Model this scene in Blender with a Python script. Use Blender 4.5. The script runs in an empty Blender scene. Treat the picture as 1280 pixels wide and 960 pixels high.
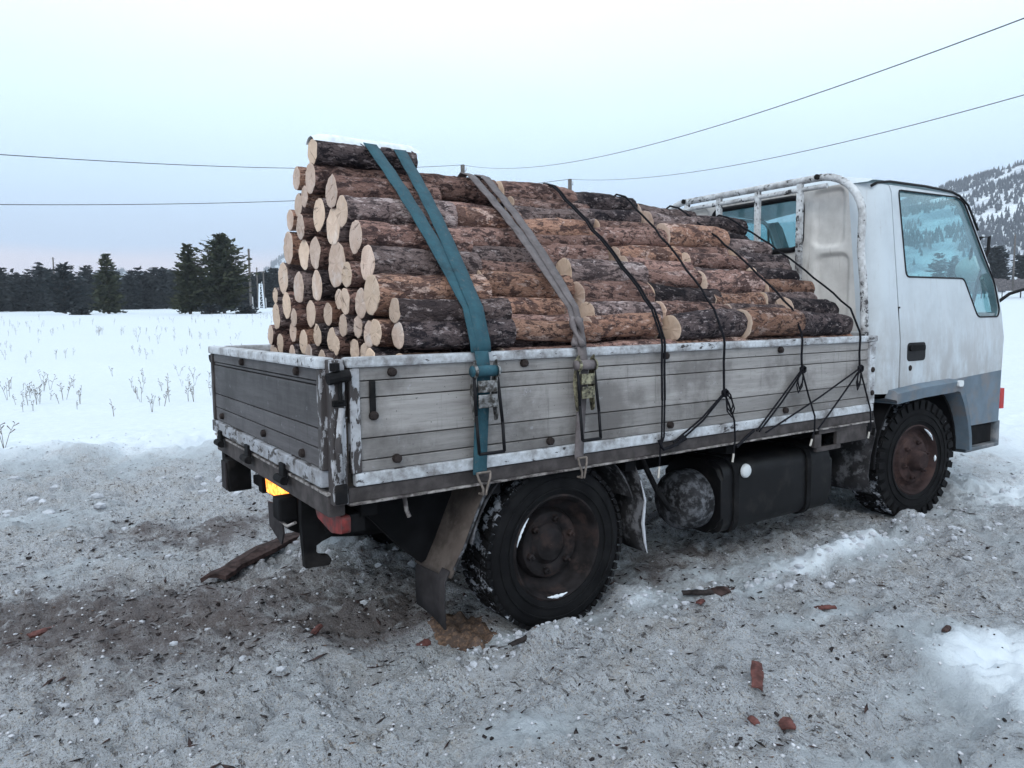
import bpy, bmesh, math, random
import numpy as np
from mathutils import Vector, Matrix, noise as mnoise

random.seed(7)
rad = math.radians
S = bpy.context.scene
COL = S.collection

# ------------------------------------------------------------------ camera
cam_data = bpy.data.cameras.new('camera')
cam = bpy.data.objects.new('camera', cam_data)
COL.objects.link(cam)
S.camera = cam
cam_data.sensor_width = 36.0
cam_data.lens = 36.0 * 910.5 / 1280.0
cam_data.clip_start = 0.05
cam_data.clip_end = 8000
YAW, PITCH, ROLL = 0.5948, -0.0896, -0.0124
fw = Vector((math.sin(YAW) * math.cos(PITCH), math.cos(YAW) * math.cos(PITCH), math.sin(PITCH)))
rt = Vector((math.cos(YAW), -math.sin(YAW), 0))
uu = rt.cross(fw)
rt2 = rt * math.cos(ROLL) + uu * math.sin(ROLL)
up2 = -rt * math.sin(ROLL) + uu * math.cos(ROLL)
cm = Matrix((rt2, up2, -fw)).transposed().to_4x4()
cm.translation = Vector((-0.870, -3.074, 1.259))
cam.matrix_world = cm

# ------------------------------------------------------------------ world / sky
W = bpy.data.worlds.new('World')
S.world = W
W.use_nodes = True
wn, wl = W.node_tree.nodes, W.node_tree.links
wn.clear()
w_out = wn.new('ShaderNodeOutputWorld')
w_bg = wn.new('ShaderNodeBackground')
w_bg.inputs['Strength'].default_value = 0.125
sky = wn.new('ShaderNodeTexSky')
sky.sky_type = 'NISHITA'
sky.sun_disc = False
SUN_EL, SUN_AZ = rad(36), rad(232)      # azimuth clockwise from +Y
sky.sun_elevation = SUN_EL
sky.sun_rotation = SUN_AZ
sky.air_density = 1.0
sky.dust_density = 1.0
tc = wn.new('ShaderNodeTexCoord')
sep = wn.new('ShaderNodeSeparateXYZ')
wl.new(tc.outputs['Generated'], sep.inputs[0])
cn = wn.new('ShaderNodeTexNoise')
cn.inputs['Scale'].default_value = 2.2
cn.inputs['Detail'].default_value = 5
mp = wn.new('ShaderNodeMapping')
mp.inputs['Scale'].default_value = (1, 1, 5)
wl.new(tc.outputs['Generated'], mp.inputs[0])
wl.new(mp.outputs[0], cn.inputs['Vector'])
ma = wn.new('ShaderNodeMath'); ma.operation = 'MULTIPLY_ADD'
wl.new(cn.outputs[0], ma.inputs[0])
ma.inputs[1].default_value = 0.09
wl.new(sep.outputs[2], ma.inputs[2])
ramp = wn.new('ShaderNodeValToRGB')
els = ramp.color_ramp.elements
# overcast layer by elevation (sine), the strip of clear pale dusk under the cloud edge
stops = [(0.00, (0.62, 0.60, 0.70)), (0.118, (0.66, 0.63, 0.72)), (0.142, (0.46, 0.58, 0.76)), (0.22, (0.52, 0.68, 0.85)),
         (0.34, (0.66, 0.82, 0.93)), (0.48, (0.84, 0.95, 0.99)), (0.65, (0.80, 0.91, 0.98)), (1.0, (0.74, 0.84, 0.96))]
els[0].position, els[0].color = stops[0][0], (*stops[0][1], 1)
els[1].position, els[1].color = stops[-1][0], (*stops[-1][1], 1)
for p, c in stops[1:-1]:
    e = els.new(p); e.color = (*c, 1)
wl.new(ma.outputs[0], ramp.inputs[0])
vs = wn.new('ShaderNodeVectorMath'); vs.operation = 'SCALE'
vs.inputs['Scale'].default_value = 9.6
wl.new(ramp.outputs[0], vs.inputs[0])
mx = wn.new('ShaderNodeMix'); mx.data_type = 'RGBA'
mx.inputs[0].default_value = 0.93
wl.new(sky.outputs[0], mx.inputs[6])
wl.new(vs.outputs[0], mx.inputs[7])
wl.new(mx.outputs[2], w_bg.inputs[0])
wl.new(w_bg.outputs[0], w_out.inputs[0])

sun_d = bpy.data.lights.new('sun', 'SUN')
sun_d.energy = 0.8
sun_d.angle = rad(28)
sun_d.color = (1.0, 0.97, 0.93)
sun = bpy.data.objects.new('sun', sun_d)
COL.objects.link(sun)
sdir = Vector((math.sin(SUN_AZ) * math.cos(SUN_EL), math.cos(SUN_AZ) * math.cos(SUN_EL), math.sin(SUN_EL)))
sun.rotation_euler = sdir.to_track_quat('Z', 'Y').to_euler()

vs_ = S.view_settings
vs_.view_transform = 'Standard'
vs_.look = 'None'
vs_.gamma = 1.0
vs_.exposure = 0.49
vs_.use_curve_mapping = False

# ------------------------------------------------------------------ materials
MAT = {}

class NT:
    def __init__(self, name):
        self.m = bpy.data.materials.new(name)
        self.m.use_nodes = True
        self.t = self.m.node_tree
        self.n, self.l = self.t.nodes, self.t.links
        self.b = self.n['Principled BSDF']
        self.tc = self.n.new('ShaderNodeTexCoord')
        MAT[name] = self.m
    def link(self, a, b): self.l.new(a, b)
    def val(self, sock, v):
        if hasattr(v, 'is_output') or isinstance(v, bpy.types.NodeSocket): self.l.new(v, sock)
        else: sock.default_value = v
    def coord(self, scale=(1, 1, 1), kind='Object', loc=(0, 0, 0)):
        m = self.n.new('ShaderNodeMapping')
        m.inputs['Scale'].default_value = scale
        m.inputs['Location'].default_value = loc
        self.link(self.tc.outputs[kind], m.inputs[0])
        return m.outputs[0]
    def world_coord(self, scale=(1, 1, 1)):
        g = self.n.new('ShaderNodeNewGeometry')
        m = self.n.new('ShaderNodeMapping')
        m.inputs['Scale'].default_value = scale
        self.link(g.outputs['Position'], m.inputs[0])
        return m.outputs[0]
    def noise(self, vec, scale, detail=4, rough=.55, dist=0.0, col=False):
        k = self.n.new('ShaderNodeTexNoise')
        k.inputs['Scale'].default_value = scale
        k.inputs['Detail'].default_value = detail
        k.inputs['Roughness'].default_value = rough
        k.inputs['Distortion'].default_value = dist
        if vec is not None: self.link(vec, k.inputs['Vector'])
        return k.outputs[1 if col else 0]
    def voronoi(self, vec, scale, feature='F1', out='Distance', rand=1.0):
        k = self.n.new('ShaderNodeTexVoronoi')
        k.feature = feature
        k.inputs['Scale'].default_value = scale
        k.inputs['Randomness'].default_value = rand
        if vec is not None: self.link(vec, k.inputs['Vector'])
        return k.outputs[out]
    def ramp(self, f, a, b, c0=0.0, c1=1.0):
        k = self.n.new('ShaderNodeMapRange')
        k.interpolation_type = 'SMOOTHSTEP'
        self.link(f, k.inputs[0])
        k.inputs[1].default_value = a; k.inputs[2].default_value = b
        k.inputs[3].default_value = c0; k.inputs[4].default_value = c1
        return k.outputs[0]
    def math(self, op, a, b=None, clamp=False):
        k = self.n.new('ShaderNodeMath'); k.operation = op; k.use_clamp = clamp
        self.val(k.inputs[0], a)
        if b is not None: self.val(k.inputs[1], b)
        return k.outputs[0]
    def mix(self, f, a, b, mode='MIX'):
        k = self.n.new('ShaderNodeMix'); k.data_type = 'RGBA'; k.blend_type = mode
        self.val(k.inputs[0], f)
        for i, v in ((6, a), (7, b)):
            if isinstance(v, tuple): k.inputs[i].default_value = (*v[:3], 1)
            else: self.link(v, k.inputs[i])
        return k.outputs[2]
    def bump(self, h, strength=.5, dist=.01, prev=None):
        k = self.n.new('ShaderNodeBump')
        k.inputs['Strength'].default_value = strength
        k.inputs['Distance'].default_value = dist
        self.link(h, k.inputs['Height'])
        if prev is not None: self.link(prev, k.inputs['Normal'])
        return k.outputs[0]
    def rnd(self):
        k = self.n.new('ShaderNodeObjectInfo'); return k.outputs['Random']
    def out(self, color=None, rough=None, metal=None, normal=None, spec=None):
        b = self.b
        if color is not None:
            if isinstance(color, tuple): b.inputs['Base Color'].default_value = (*color[:3], 1)
            else: self.link(color, b.inputs['Base Color'])
        if rough is not None: self.val(b.inputs['Roughness'], rough)
        if metal is not None: self.val(b.inputs['Metallic'], metal)
        if spec is not None: b.inputs['Specular IOR Level'].default_value = spec
        if normal is not None: self.link(normal, b.inputs['Normal'])
        return self.m

def offset_by_random(t, vec, amount=37.0):
    r = t.rnd()
    k = t.n.new('ShaderNodeVectorMath'); k.operation = 'ADD'
    c = t.n.new('ShaderNodeCombineXYZ')
    m1 = t.math('MULTIPLY', r, amount)
    t.link(m1, c.inputs[0]); t.link(m1, c.inputs[1]); t.link(m1, c.inputs[2])
    t.link(vec, k.inputs[0]); t.link(c.outputs[0], k.inputs[1])
    return k.outputs[0]

def plain(name, color, rough=.7, metal=0.0, var=.25, scale=14, bump=.15, dirt=None, dirt_amt=.5, dscale=5, spec=None):
    t = NT(name)
    v = t.world_coord()
    n1 = t.noise(v, scale, 5)
    dark = tuple(c * (1 - var) for c in color); light = tuple(min(1, c * (1 + var)) for c in color)
    col = t.mix(t.ramp(n1, .3, .7), dark, light)
    if dirt:
        n2 = t.noise(v, dscale, 7, .65)
        col = t.mix(t.ramp(n2, .62 - dirt_amt * .3, .75 - dirt_amt * .2), col, dirt)
    if spec is None: spec = .12 if max(color) < .06 else .3
    t.out(col, rough, metal, t.bump(n1, bump, .004), spec)
    return t.m

def peeling(name, paint, under, amount=.5, stretch=(1, 1, 1), scale=30, rough=.65, grime=(.16, .15, .15)):
    t = NT(name)
    v = t.world_coord(stretch)
    n = t.noise(v, scale, 8, .68, .25)
    n2 = t.noise(t.world_coord(), 4.0, 3)
    f = t.math('ADD', n, t.math('MULTIPLY', n2, .35))
    lo = .88 - amount * .35
    peel = t.ramp(f, lo, lo + .025)
    c = t.mix(t.ramp(t.noise(t.world_coord(), 9, 6, .7), .40, .72), paint, grime)
    c = t.mix(t.ramp(t.noise(t.world_coord((1, 1, 1)), 60, 4), .35, .7, 0, .25), c, grime)
    col = t.mix(peel, c, under)
    t.out(col, rough, 0, t.bump(peel, .5, .003))
    t.n[t.m.node_tree.nodes[-1].name].invert = True if t.n[-1].bl_idname == 'ShaderNodeBump' else False
    return t.m

peeling('chipped_white_paint', (.56, .59, .63), (.045, .040, .043), .26, (.35, 1, 1), 44)
peeling('chipped_guard_paint', (.60, .62, .64), (.035, .032, .034), .36, (1, 1, 1), 30)
peeling('chipped_post_paint', (.42, .43, .46), (.045, .038, .038), .66, (1, 1, .35), 24)
peeling('chipped_tail_paint', (.36, .38, .42), (.05, .043, .042), .46, (1, .5, 1), 26)

def plank_mat(name, base, tint, dark, stretch, grime_z=True):
    t = NT(name)
    v = offset_by_random(t, t.world_coord(stretch))
    n = t.noise(v, 9, 8, .7)
    fine = t.noise(v, 40, 6, .7)
    col = t.mix(t.ramp(n, .30, .70), base, tint)
    col = t.mix(t.ramp(fine, .50, .78, 0, .65), col, dark)
    blot = t.noise(t.world_coord(), 3.2, 7, .65)
    col = t.mix(t.ramp(blot, .46, .66, 0, .75), col, dark)
    drip = t.noise(t.world_coord((7, 7, .5)), 5, 6, .7)
    col = t.mix(t.ramp(drip, .56, .70, 0, .5), col, dark)
    wh = t.noise(t.world_coord(), 17, 6, .75)
    col = t.mix(t.ramp(wh, .61, .70, 0, .6), col, (.36, .36, .39))
    spk = t.noise(t.world_coord(), 70, 3, .6)
    col = t.mix(t.ramp(spk, .66, .72, 0, .7), col, (.03, .028, .03))
    rv = t.math('ADD', t.math('MULTIPLY', t.rnd(), .35), .82)
    k = t.n.new('ShaderNodeVectorMath'); k.operation = 'SCALE'
    t.link(col, k.inputs[0]); t.link(rv, k.inputs['Scale'])
    t.out(k.outputs[0], .62, .15, t.bump(fine, .25, .003))
    return t.m
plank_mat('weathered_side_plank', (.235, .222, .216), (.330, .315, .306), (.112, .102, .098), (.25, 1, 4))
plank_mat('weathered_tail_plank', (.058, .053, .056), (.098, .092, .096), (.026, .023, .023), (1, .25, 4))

plain('sill_steel', (.060, .052, .052), .8, 0, .35, 18, .3, (.03, .026, .026), .5)
plain('lip_paint', (.30, .28, .27), .7, 0, .35, 30, .3, (.06, .05, .05), .7, 22)
plain('black_steel', (.008, .008, .009), .8, 0, .4, 12, .3, (.022, .020, .020), .4)
plain('chassis_black', (.006, .006, .007), .85, 0, .4, 9, .3)
plain('rusty_bolt', (.028, .022, .021), .8, 0, .4, 40, .4)
plain('bed_floor', (.06, .045, .035), .9, 0, .4, 10, .4)
plain('grey_trim', (.115, .155, .195), .55, 0, .15, 8, .1, (.16, .16, .17), .5, 7)
plain('grey_bumper', (.09, .105, .12), .6, 0, .2, 8, .1, (.2, .2, .21), .45, 7)
plain('rubber_seal', (.012, .012, .014), .5, 0, .2, 20, .05)
plain('interior_grey', (.045, .05, .055), .85, 0, .2, 20, .1)
plain('interior_trim', (.16, .17, .17), .8, 0, .2, 20, .1)
plain('seat_fabric', (.04, .045, .05), .95, 0, .3, 40, .2)
plain('mudflap_rubber', (.062, .049, .043), .9, 0, .35, 8, .3, (.10, .082, .072), .5, 9)
plain('mudflap_dark', (.035, .032, .034), .9, 0, .3, 12, .25)
plain('muddy_fender', (.028, .027, .029), .9, 0, .5, 9, .4, (.13, .13, .14), .45, 16)
plain('tank_black', (.005, .005, .006), .5, 0, .3, 6, .08, (.015, .014, .014), .4, 8, .2)
plain('tank_frosted', (.03, .03, .033), .8, 0, .5, 12, .4, (.13, .135, .15), .55, 24)
plain('pole_wood', (.11, .10, .095), .9, 0, .3, 6, .3)
plain('pole_concrete', (.42, .43, .44), .9, 0, .2, 6, .2)
plain('wire_metal', (.06, .06, .065), .6, 0, .1, 6, .0)
plain('fence_wood', (.13, .12, .125), .9, 0, .35, 3, .2)
plain('steel_bright', (.26, .26, .26), .45, .6, .4, 30, .2, (.05, .045, .04), .75, 40)
plain('steel_brass', (.30, .28, .19), .45, .5, .35, 30, .2, (.05, .045, .035), .75, 40)
plain('hook_wire', (.20, .17, .15), .6, .4, .3, 60, .2)
plain('rope_black', (.010, .010, .013), .85, 0, .3, 120, .3)
plain('rope_tip', (.50, .48, .44), .8, 0, .2, 60, .1)
plain('rust_rim', (.016, .014, .015), .7, .1, .5, 12, .35, (.040, .028, .026), .5, 10)
plain('rust_rim_front', (.036, .024, .024), .8, .1, .45, 12, .35, (.068, .042, .038), .5, 9)
plain('snow_crust', (.72, .77, .82), .9, 0, .1, 30, .5)
plain('snow_crumb', (.46, .47, .50), .9, 0, .35, 14, .5)
plain('snow_clod', (.44, .46, .50), .9, 0, .18, 25, .6)
plain('tail_lens', (.20, .030, .028), .5, 0, .4, 20, .2, (.06, .032, .032), .7, 12)
plain('marker_lens', (.42, .05, .05), .3, 0, .15, 20, .05)
plain('white_lens', (.65, .68, .70), .3, 0, .05, 20, .02)
plain('mirror_white', (.70, .72, .70), .5, 0, .1, 12, .1)
plain('bark_red', (.105, .042, .037), .9, 0, .45, 30, .6)
plain('bark_brown_chip', (.050, .033, .031), .95, 0, .5, 26, .6)
plain('bark_dark_chip', (.030, .025, .025), .95, 0, .5, 30, .6)
plain('trunk_bark', (.06, .045, .038), .95, 0, .4, 3, .3)
plain('dry_weed', (.17, .15, .13), .95, 0, .3, 3, .1)
plain('sawdust', (.15, .095, .066), .95, 0, .6, 90, .9, (.09, .065, .055), .75, 40)

# cab paint: dusty off-white, dirtier where road spray reaches
t = NT('cab_white')
v = t.world_coord()
n = t.noise(v, 5, 7, .65)
n2 = t.noise(t.world_coord((1, 1, .35)), 11, 7, .7)
g = t.n.new('ShaderNodeNewGeometry'); sp = t.n.new('ShaderNodeSeparateXYZ')
t.link(g.outputs['Position'], sp.inputs[0])
low = t.ramp(sp.outputs[2], .75, 1.55, .75, .0)
c = t.mix(t.ramp(n, .35, .75, 0, .55), (.53, .585, .63), (.42, .465, .505))
c = t.mix(t.math('MULTIPLY', t.ramp(n2, .30, .62), low, True), c, (.30, .285, .28))
rustm = t.ramp(t.noise(v, 26, 5, .7), .70, .73)
c = t.mix(t.math('MULTIPLY', rustm, t.ramp(t.noise(v, 3, 3), .45, .6)), c, (.20, .13, .10))
run = t.noise(t.world_coord((9, 9, .7)), 4, 6, .7)
c = t.mix(t.ramp(run, .56, .72, 0, .35), c, (.33, .31, .30))
c = t.mix(t.ramp(t.noise(t.world_coord((1, 1, 1)), 60, 6, .8), .64, .70, 0, .5), c, (.22, .20, .19))
t.out(c, t.ramp(n, .3, .7, .42, .6), 0, t.bump(t.noise(v, 2.2, 2), .14, .03))

t = NT('cab_rear_white')
v = t.world_coord()
n = t.noise(v, 7, 7, .65)
c = t.mix(t.ramp(n, .3, .72), (.64, .625, .605), (.48, .465, .45))
st = t.noise(t.world_coord((1, 6, .6)), 6, 6, .7)
c = t.mix(t.ramp(st, .56, .72, 0, .6), c, (.25, .22, .20))
t.out(c, .6, 0, t.bump(n, .08, .01))

# tinted automotive glass with faint dust
t = NT('tinted_glass')
tr = t.n.new('ShaderNodeBsdfTransparent'); tr.inputs[0].default_value = (.66, .83, .85, 1)
gl = t.n.new('ShaderNodeBsdfGlossy'); gl.inputs['Roughness'].default_value = .03; gl.inputs[0].default_value = (1, 1, 1, 1)
df = t.n.new('ShaderNodeBsdfDiffuse'); df.inputs[0].default_value = (.42, .54, .57, 1)
lw = t.n.new('ShaderNodeLayerWeight'); lw.inputs[0].default_value = .5
frs = t.math('ADD', t.math('MULTIPLY', t.math('POWER', lw.outputs['Facing'], 4.0), .6), .04)
m1 = t.n.new('ShaderNodeMixShader'); m2 = t.n.new('ShaderNodeMixShader')
t.link(t.ramp(t.noise(t.world_coord(), 5, 6, .65), .35, .75, .04, .20), m2.inputs[0])
t.link(tr.outputs[0], m2.inputs[1]); t.link(df.outputs[0], m2.inputs[2])
t.link(frs, m1.inputs[0]); t.link(m2.outputs[0], m1.inputs[1]); t.link(gl.outputs[0], m1.inputs[2])
t.link(m1.outputs[0], t.n['Material Output'].inputs[0])

# amber lamp, lit
t = NT('amber_lens_lit')
v = t.world_coord()
n = t.noise(v, 45, 3, .6)
t.out((.35, .12, .02), .4)
t.link(t.mix(t.ramp(n, .35, .65), (1.0, .16, .01), (1.0, .50, .07)), t.b.inputs['Emission Color'])
t.b.inputs['Emission Strength'].default_value = 1.9

# tyre rubber, snow packed in the tread
t = NT('tyre_rubber')
v = t.coord()
t.out(t.mix(t.ramp(t.noise(v, 9, 5), .35, .7), (.004, .004, .005), (.010, .010, .011)), .8, 0, t.bump(t.noise(v, 50, 4), .2, .003), .15)
t = NT('tyre_tread')
v = t.coord()
n = t.noise(v, 16, 6, .7)
t.out(t.mix(t.ramp(n, .52, .60), (.006, .006, .007), (.30, .32, .36)), .85, 0, t.bump(n, .4, .006), .15)

# webbing
def webbing(name, a, b, sc):
    t = NT(name)
    v = t.coord()
    u = t.tc.outputs['UV']
    w = t.n.new('ShaderNodeTexWave'); w.inputs['Scale'].default_value = sc; w.inputs['Distortion'].default_value = .3
    t.link(u, w.inputs['Vector'])
    n = t.noise(t.world_coord(), 22, 6, .7)
    c = t.mix(t.ramp(n, .35, .7), a, b)
    c = t.mix(t.math('MULTIPLY', w.outputs[1], .35), c, tuple(x * .45 for x in a))
    c = t.mix(t.ramp(t.noise(t.world_coord(), 55, 6, .75), .55, .68, 0, .6), c, (.10, .095, .095))
    c = t.mix(t.ramp(t.noise(t.world_coord(), 8, 5, .7), .56, .70, 0, .6), c, tuple(x * .35 for x in a))
    t.out(c, .8, 0, t.bump(w.outputs[1], .3, .002))
webbing('webbing_teal', (.014, .068, .095), (.024, .100, .132), 4)
webbing('webbing_brown', (.115, .098, .100), (.19, .165, .168), 5)

# bark in four tones; colour varies over each log and from log to log
def bark(name, base, plate, crack, pale, pale_amt, stretch=.5):
    t = NT(name)
    v = offset_by_random(t, t.coord((stretch, 1, 1)))
    big = t.noise(v, 8, 6, .65)
    vfl = t.noise(v, 38, 7, .72, .5)
    vor = t.voronoi(v, 55, 'DISTANCE_TO_EDGE')
    fine = t.noise(v, 110, 5, .7)
    c = t.mix(t.ramp(big, .36, .60), base, plate)
    c = t.mix(t.ramp(t.noise(v, 5.5, 7, .72, .6), .52, .57, 0, .80), c, crack)
    c = t.mix(t.ramp(t.noise(v, 13, 7, .72), .66 - pale_amt, .71 - pale_amt, 0, .9), c, pale)
    c = t.mix(t.ramp(vfl, .51, .56, 0, .9), c, crack)
    c = t.mix(t.ramp(t.noise(v, 52, 5, .7), .57, .63, 0, .7), c, pale)
    c = t.mix(t.ramp(fine, .55, .66, 0, .75), c, crack)
    rv = t.math('ADD', t.math('MULTIPLY', t.rnd(), .7), .75)
    k = t.n.new('ShaderNodeVectorMath'); k.operation = 'SCALE'
    t.link(c, k.inputs[0]); t.link(rv, k.inputs['Scale'])
    h = t.math('ADD', t.math('MULTIPLY', t.ramp(vor, 0, .10), .25), t.math('MULTIPLY', vfl, -1.1))
    b1 = t.bump(h, 1.0, .016)
    t.out(k.outputs[0], .95, 0, t.bump(fine, .6, .004, b1), .12)
bark('bark_orange', (.285, .155, .112), (.375, .220, .160), (.070, .043, .040), (.50, .36, .31), .10)
bark('bark_brown', (.220, .128, .108), (.310, .190, .160), (.052, .034, .034), (.46, .33, .30), .095)
bark('bark_grey', (.170, .125, .120), (.260, .195, .185), (.045, .034, .036), (.44, .36, .35), .10)
bark('bark_black', (.052, .042, .045), (.105, .080, .080), (.014, .012, .015), (.32, .27, .27), .05)

t = NT('cut_wood')
v = offset_by_random(t, t.coord())
sx = t.n.new('ShaderNodeSeparateXYZ'); t.link(t.tc.outputs['Object'], sx.inputs[0])
rr = t.math('SQRT', t.math('ADD', t.math('MULTIPLY', sx.outputs[1], sx.outputs[1]), t.math('MULTIPLY', sx.outputs[2], sx.outputs[2])))
rr = t.math('ADD', rr, t.math('MULTIPLY', t.noise(v, 12, 2), .02))
ring = t.math('SINE', t.math('MULTIPLY', rr, 900))
saw = t.noise(offset_by_random(t, t.coord((1, 9, 70))), 6, 4, .6)
c = t.mix(t.ramp(t.noise(v, 14, 6, .7), .3, .70), (.62, .495, .425), (.47, .345, .280))
c = t.mix(t.ramp(ring, .2, 1, 0, .25), c, (.42, .27, .19))
c = t.mix(t.ramp(saw, .50, .68, 0, .55), c, (.40, .31, .27))
c = t.mix(t.ramp(t.noise(v, 70, 5, .75), .56, .66, 0, .5), c, (.33, .24, .20))
c = t.mix(t.ramp(t.noise(v, 9, 3), .58, .70, 0, .5), c, (.60, .57, .56))
c = t.mix(t.ramp(rr, .012, .004, 0, .6), c, (.30, .19, .14))
c = t.mix(t.ramp(t.rnd(), .0, 1.0, 0, .5), c, (.66, .50, .36))
crk = t.noise(offset_by_random(t, t.coord((1, 3.5, .6))), 16, 4, .65, 1.0)
c = t.mix(t.ramp(crk, .62, .66, 0, .8), c, (.16, .11, .09))
rv = t.math('ADD', t.math('MULTIPLY', t.noise(offset_by_random(t, t.coord((0, 0, 0)), 91.7), 1.0, 1), 1.1), .45)
k = t.n.new('ShaderNodeVectorMath'); k.operation = 'SCALE'
t.link(c, k.inputs[0]); t.link(rv, k.inputs['Scale'])
t.out(k.outputs[0], .9, 0, t.bump(saw, .35, .003), .2)

# ground: clean field snow / trodden snow with sawdust and bark crumbs, driven by the 'dirt' attribute of the sheet
t = NT('snow_ground')
at = t.n.new('ShaderNodeAttribute'); at.attribute_name = 'dirt'
dirt = at.outputs['Fac']
v = t.world_coord()
n_a = t.noise(v, 2.3, 7, .62)
n_b = t.noise(v, 11, 7, .70)
n_c = t.noise(v, 48, 6, .72)
n_d = t.noise(v, 150, 4, .7)
vst = t.world_coord((1.5, .55, 1))
n_e = t.noise(vst, 34, 6, .74, .4)
f = t.math('ADD', dirt, t.math('MULTIPLY', t.math('SUBTRACT', n_a, .5), 1.9))
f = t.math('ADD', f, t.math('MULTIPLY', t.math('SUBTRACT', n_b, .5), 1.1))
f = t.ramp(f, .25, .95)
snow = t.mix(t.ramp(n_b, .3, .7), (.63, .685, .73), (.565, .62, .675))
trod = t.mix(t.ramp(n_b, .32, .66), (.70, .735, .79), (.50, .53, .58))
trod = t.mix(t.ramp(t.noise(v, 3.1, 6, .65), .44, .66, 0, .60), trod, (.54, .505, .475))
trod = t.mix(t.ramp(n_c, .50, .58, 0, .9), trod, (.74, .77, .82))
trod = t.mix(t.ramp(n_e, .545, .61, 0, .9), trod, (.085, .078, .080))
trod = t.mix(t.ramp(n_d, .54, .62, 0, .85), trod, (.10, .088, .085))
n_g = t.noise(t.world_coord((1.1, .9, 1)), 260, 3, .75)
trod = t.mix(t.ramp(n_g, .55, .65, 0, .65), trod, (.17, .155, .15))
trod = t.mix(t.ramp(n_g, .46, .36, 0, .65), trod, (.80, .81, .83))
trod = t.mix(t.ramp(t.noise(v, 95, 4, .7), .55, .63, 0, .55), trod, (.60, .52, .43))
at2 = t.n.new('ShaderNodeAttribute'); at2.attribute_name = 'litter'
lit = t.math('ADD', at2.outputs['Fac'], t.math('MULTIPLY', t.math('SUBTRACT', t.noise(v, 5.5, 7, .72), .5), 1.7))
trod = t.mix(t.ramp(lit, .22, .85, 0, .80), trod, (.135, .105, .100))
trod = t.mix(t.ramp(t.noise(v, 6.5, 6, .7), .55, .66, 0, .7), trod, (.62, .64, .68))
c = t.mix(f, snow, trod)
h = t.math('ADD', t.math('MULTIPLY', n_b, .6), t.math('ADD', t.math('MULTIPLY', n_c, .55), t.math('MULTIPLY', n_d, .25)))
hb = t.n.new('ShaderNodeBump'); hb.inputs['Distance'].default_value = .075
t.link(t.ramp(dirt, .0, .6, .10, 1.0), hb.inputs['Strength']); t.link(h, hb.inputs['Height'])
t.out(c, .88, 0, hb.outputs[0], .25)

# far hills: snow with bare rock and low scrub between the trees
t = NT('hill_snow')
v = t.world_coord((.01, .01, .01))
c = t.mix(t.ramp(t.noise(v, 2.0, 8, .7), .42, .62), (.74, .79, .84), (.30, .34, .40))
t.out(c, .95)

def foliage(name, a, b):
    t = NT(name)
    v = t.world_coord()
    c = t.mix(t.ramp(t.noise(v, .9, 3), .3, .7), a, b)
    t.out(c, .95, 0, None, .1)
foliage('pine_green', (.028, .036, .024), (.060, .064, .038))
foliage('forest_dark', (.020, .026, .030), (.040, .046, .048))  # bluish lift of distant air is mixed into this wood's colour
foliage('hill_trees', (.045, .055, .070), (.085, .095, .110))  # paler blue-grey than real needles: distance haze painted into the tree colour

# ------------------------------------------------------------------ mesh helpers
def link(o):
    COL.objects.link(o); return o

def mesh_obj(name, me, mat=None, parent=None, smooth=False):
    if mat is not None and not me.materials:
        for m in (mat if isinstance(mat, (list, tuple)) else [mat]): me.materials.append(MAT[m])
    if smooth:
        me.polygons.foreach_set('use_smooth', [True] * len(me.polygons))
    o = bpy.data.objects.new(name, me)
    link(o)
    if parent is not None: o.parent = parent
    return o

def obj(name, bm, mat, parent=None, smooth=False):
    me = bpy.data.meshes.new(name)
    bmesh.ops.recalc_face_normals(bm, faces=bm.faces[:])
    bm.to_mesh(me); bm.free()
    return mesh_obj(name, me, mat, parent, smooth)

def smooth_by_angle(o, ang=40):
    me = o.data
    me.polygons.foreach_set('use_smooth', [True] * len(me.polygons))
    try: me.set_sharp_from_angle(angle=rad(ang))
    except Exception: pass
    return o

def empty(name, loc=(0, 0, 0)):
    o = bpy.data.objects.new(name, None); link(o); o.location = loc; o.empty_display_size = .2
    return o

def tag(o, label, cat, group=None):
    o['label'] = label; o['category'] = cat
    if group: o['group'] = group
    return o

def struct(o): o['kind'] = 'structure'; return o
def stuff(o, label=None):
    o['kind'] = 'stuff'
    if label: o['label'] = label
    return o

def box(bm, lo, hi, bevel=0.0, M=None, jit=0):
    c = [(a + b) / 2 for a, b in zip(lo, hi)]; s = [abs(b - a) for a, b in zip(lo, hi)]
    r = bmesh.ops.create_cube(bm, size=1)
    vs = r['verts']
    for v in vs: v.co = Vector((v.co.x * s[0] + c[0], v.co.y * s[1] + c[1], v.co.z * s[2] + c[2]))
    if bevel:
        es = list({e for v in vs for e in v.link_edges})
        r = bmesh.ops.bevel(bm, geom=es, offset=bevel, segments=2, affect='EDGES', profile=.6)
        vs = list({v for f in r['faces'] for v in f.verts} | {v for v in vs if v.is_valid})
    if M is not None:
        for v in vs: v.co = M @ v.co
    return vs

def boxo(name, lo, hi, mat, parent=None, bevel=.004, M=None):
    bm = bmesh.new(); box(bm, lo, hi, bevel, M)
    return obj(name, bm, mat, parent)

def frame_at(d):
    d = d.normalized()
    a = Vector((0, 0, 1)) if abs(d.z) < .9 else Vector((1, 0, 0))
    x = d.cross(a).normalized(); y = d.cross(x).normalized()
    return x, y

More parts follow.
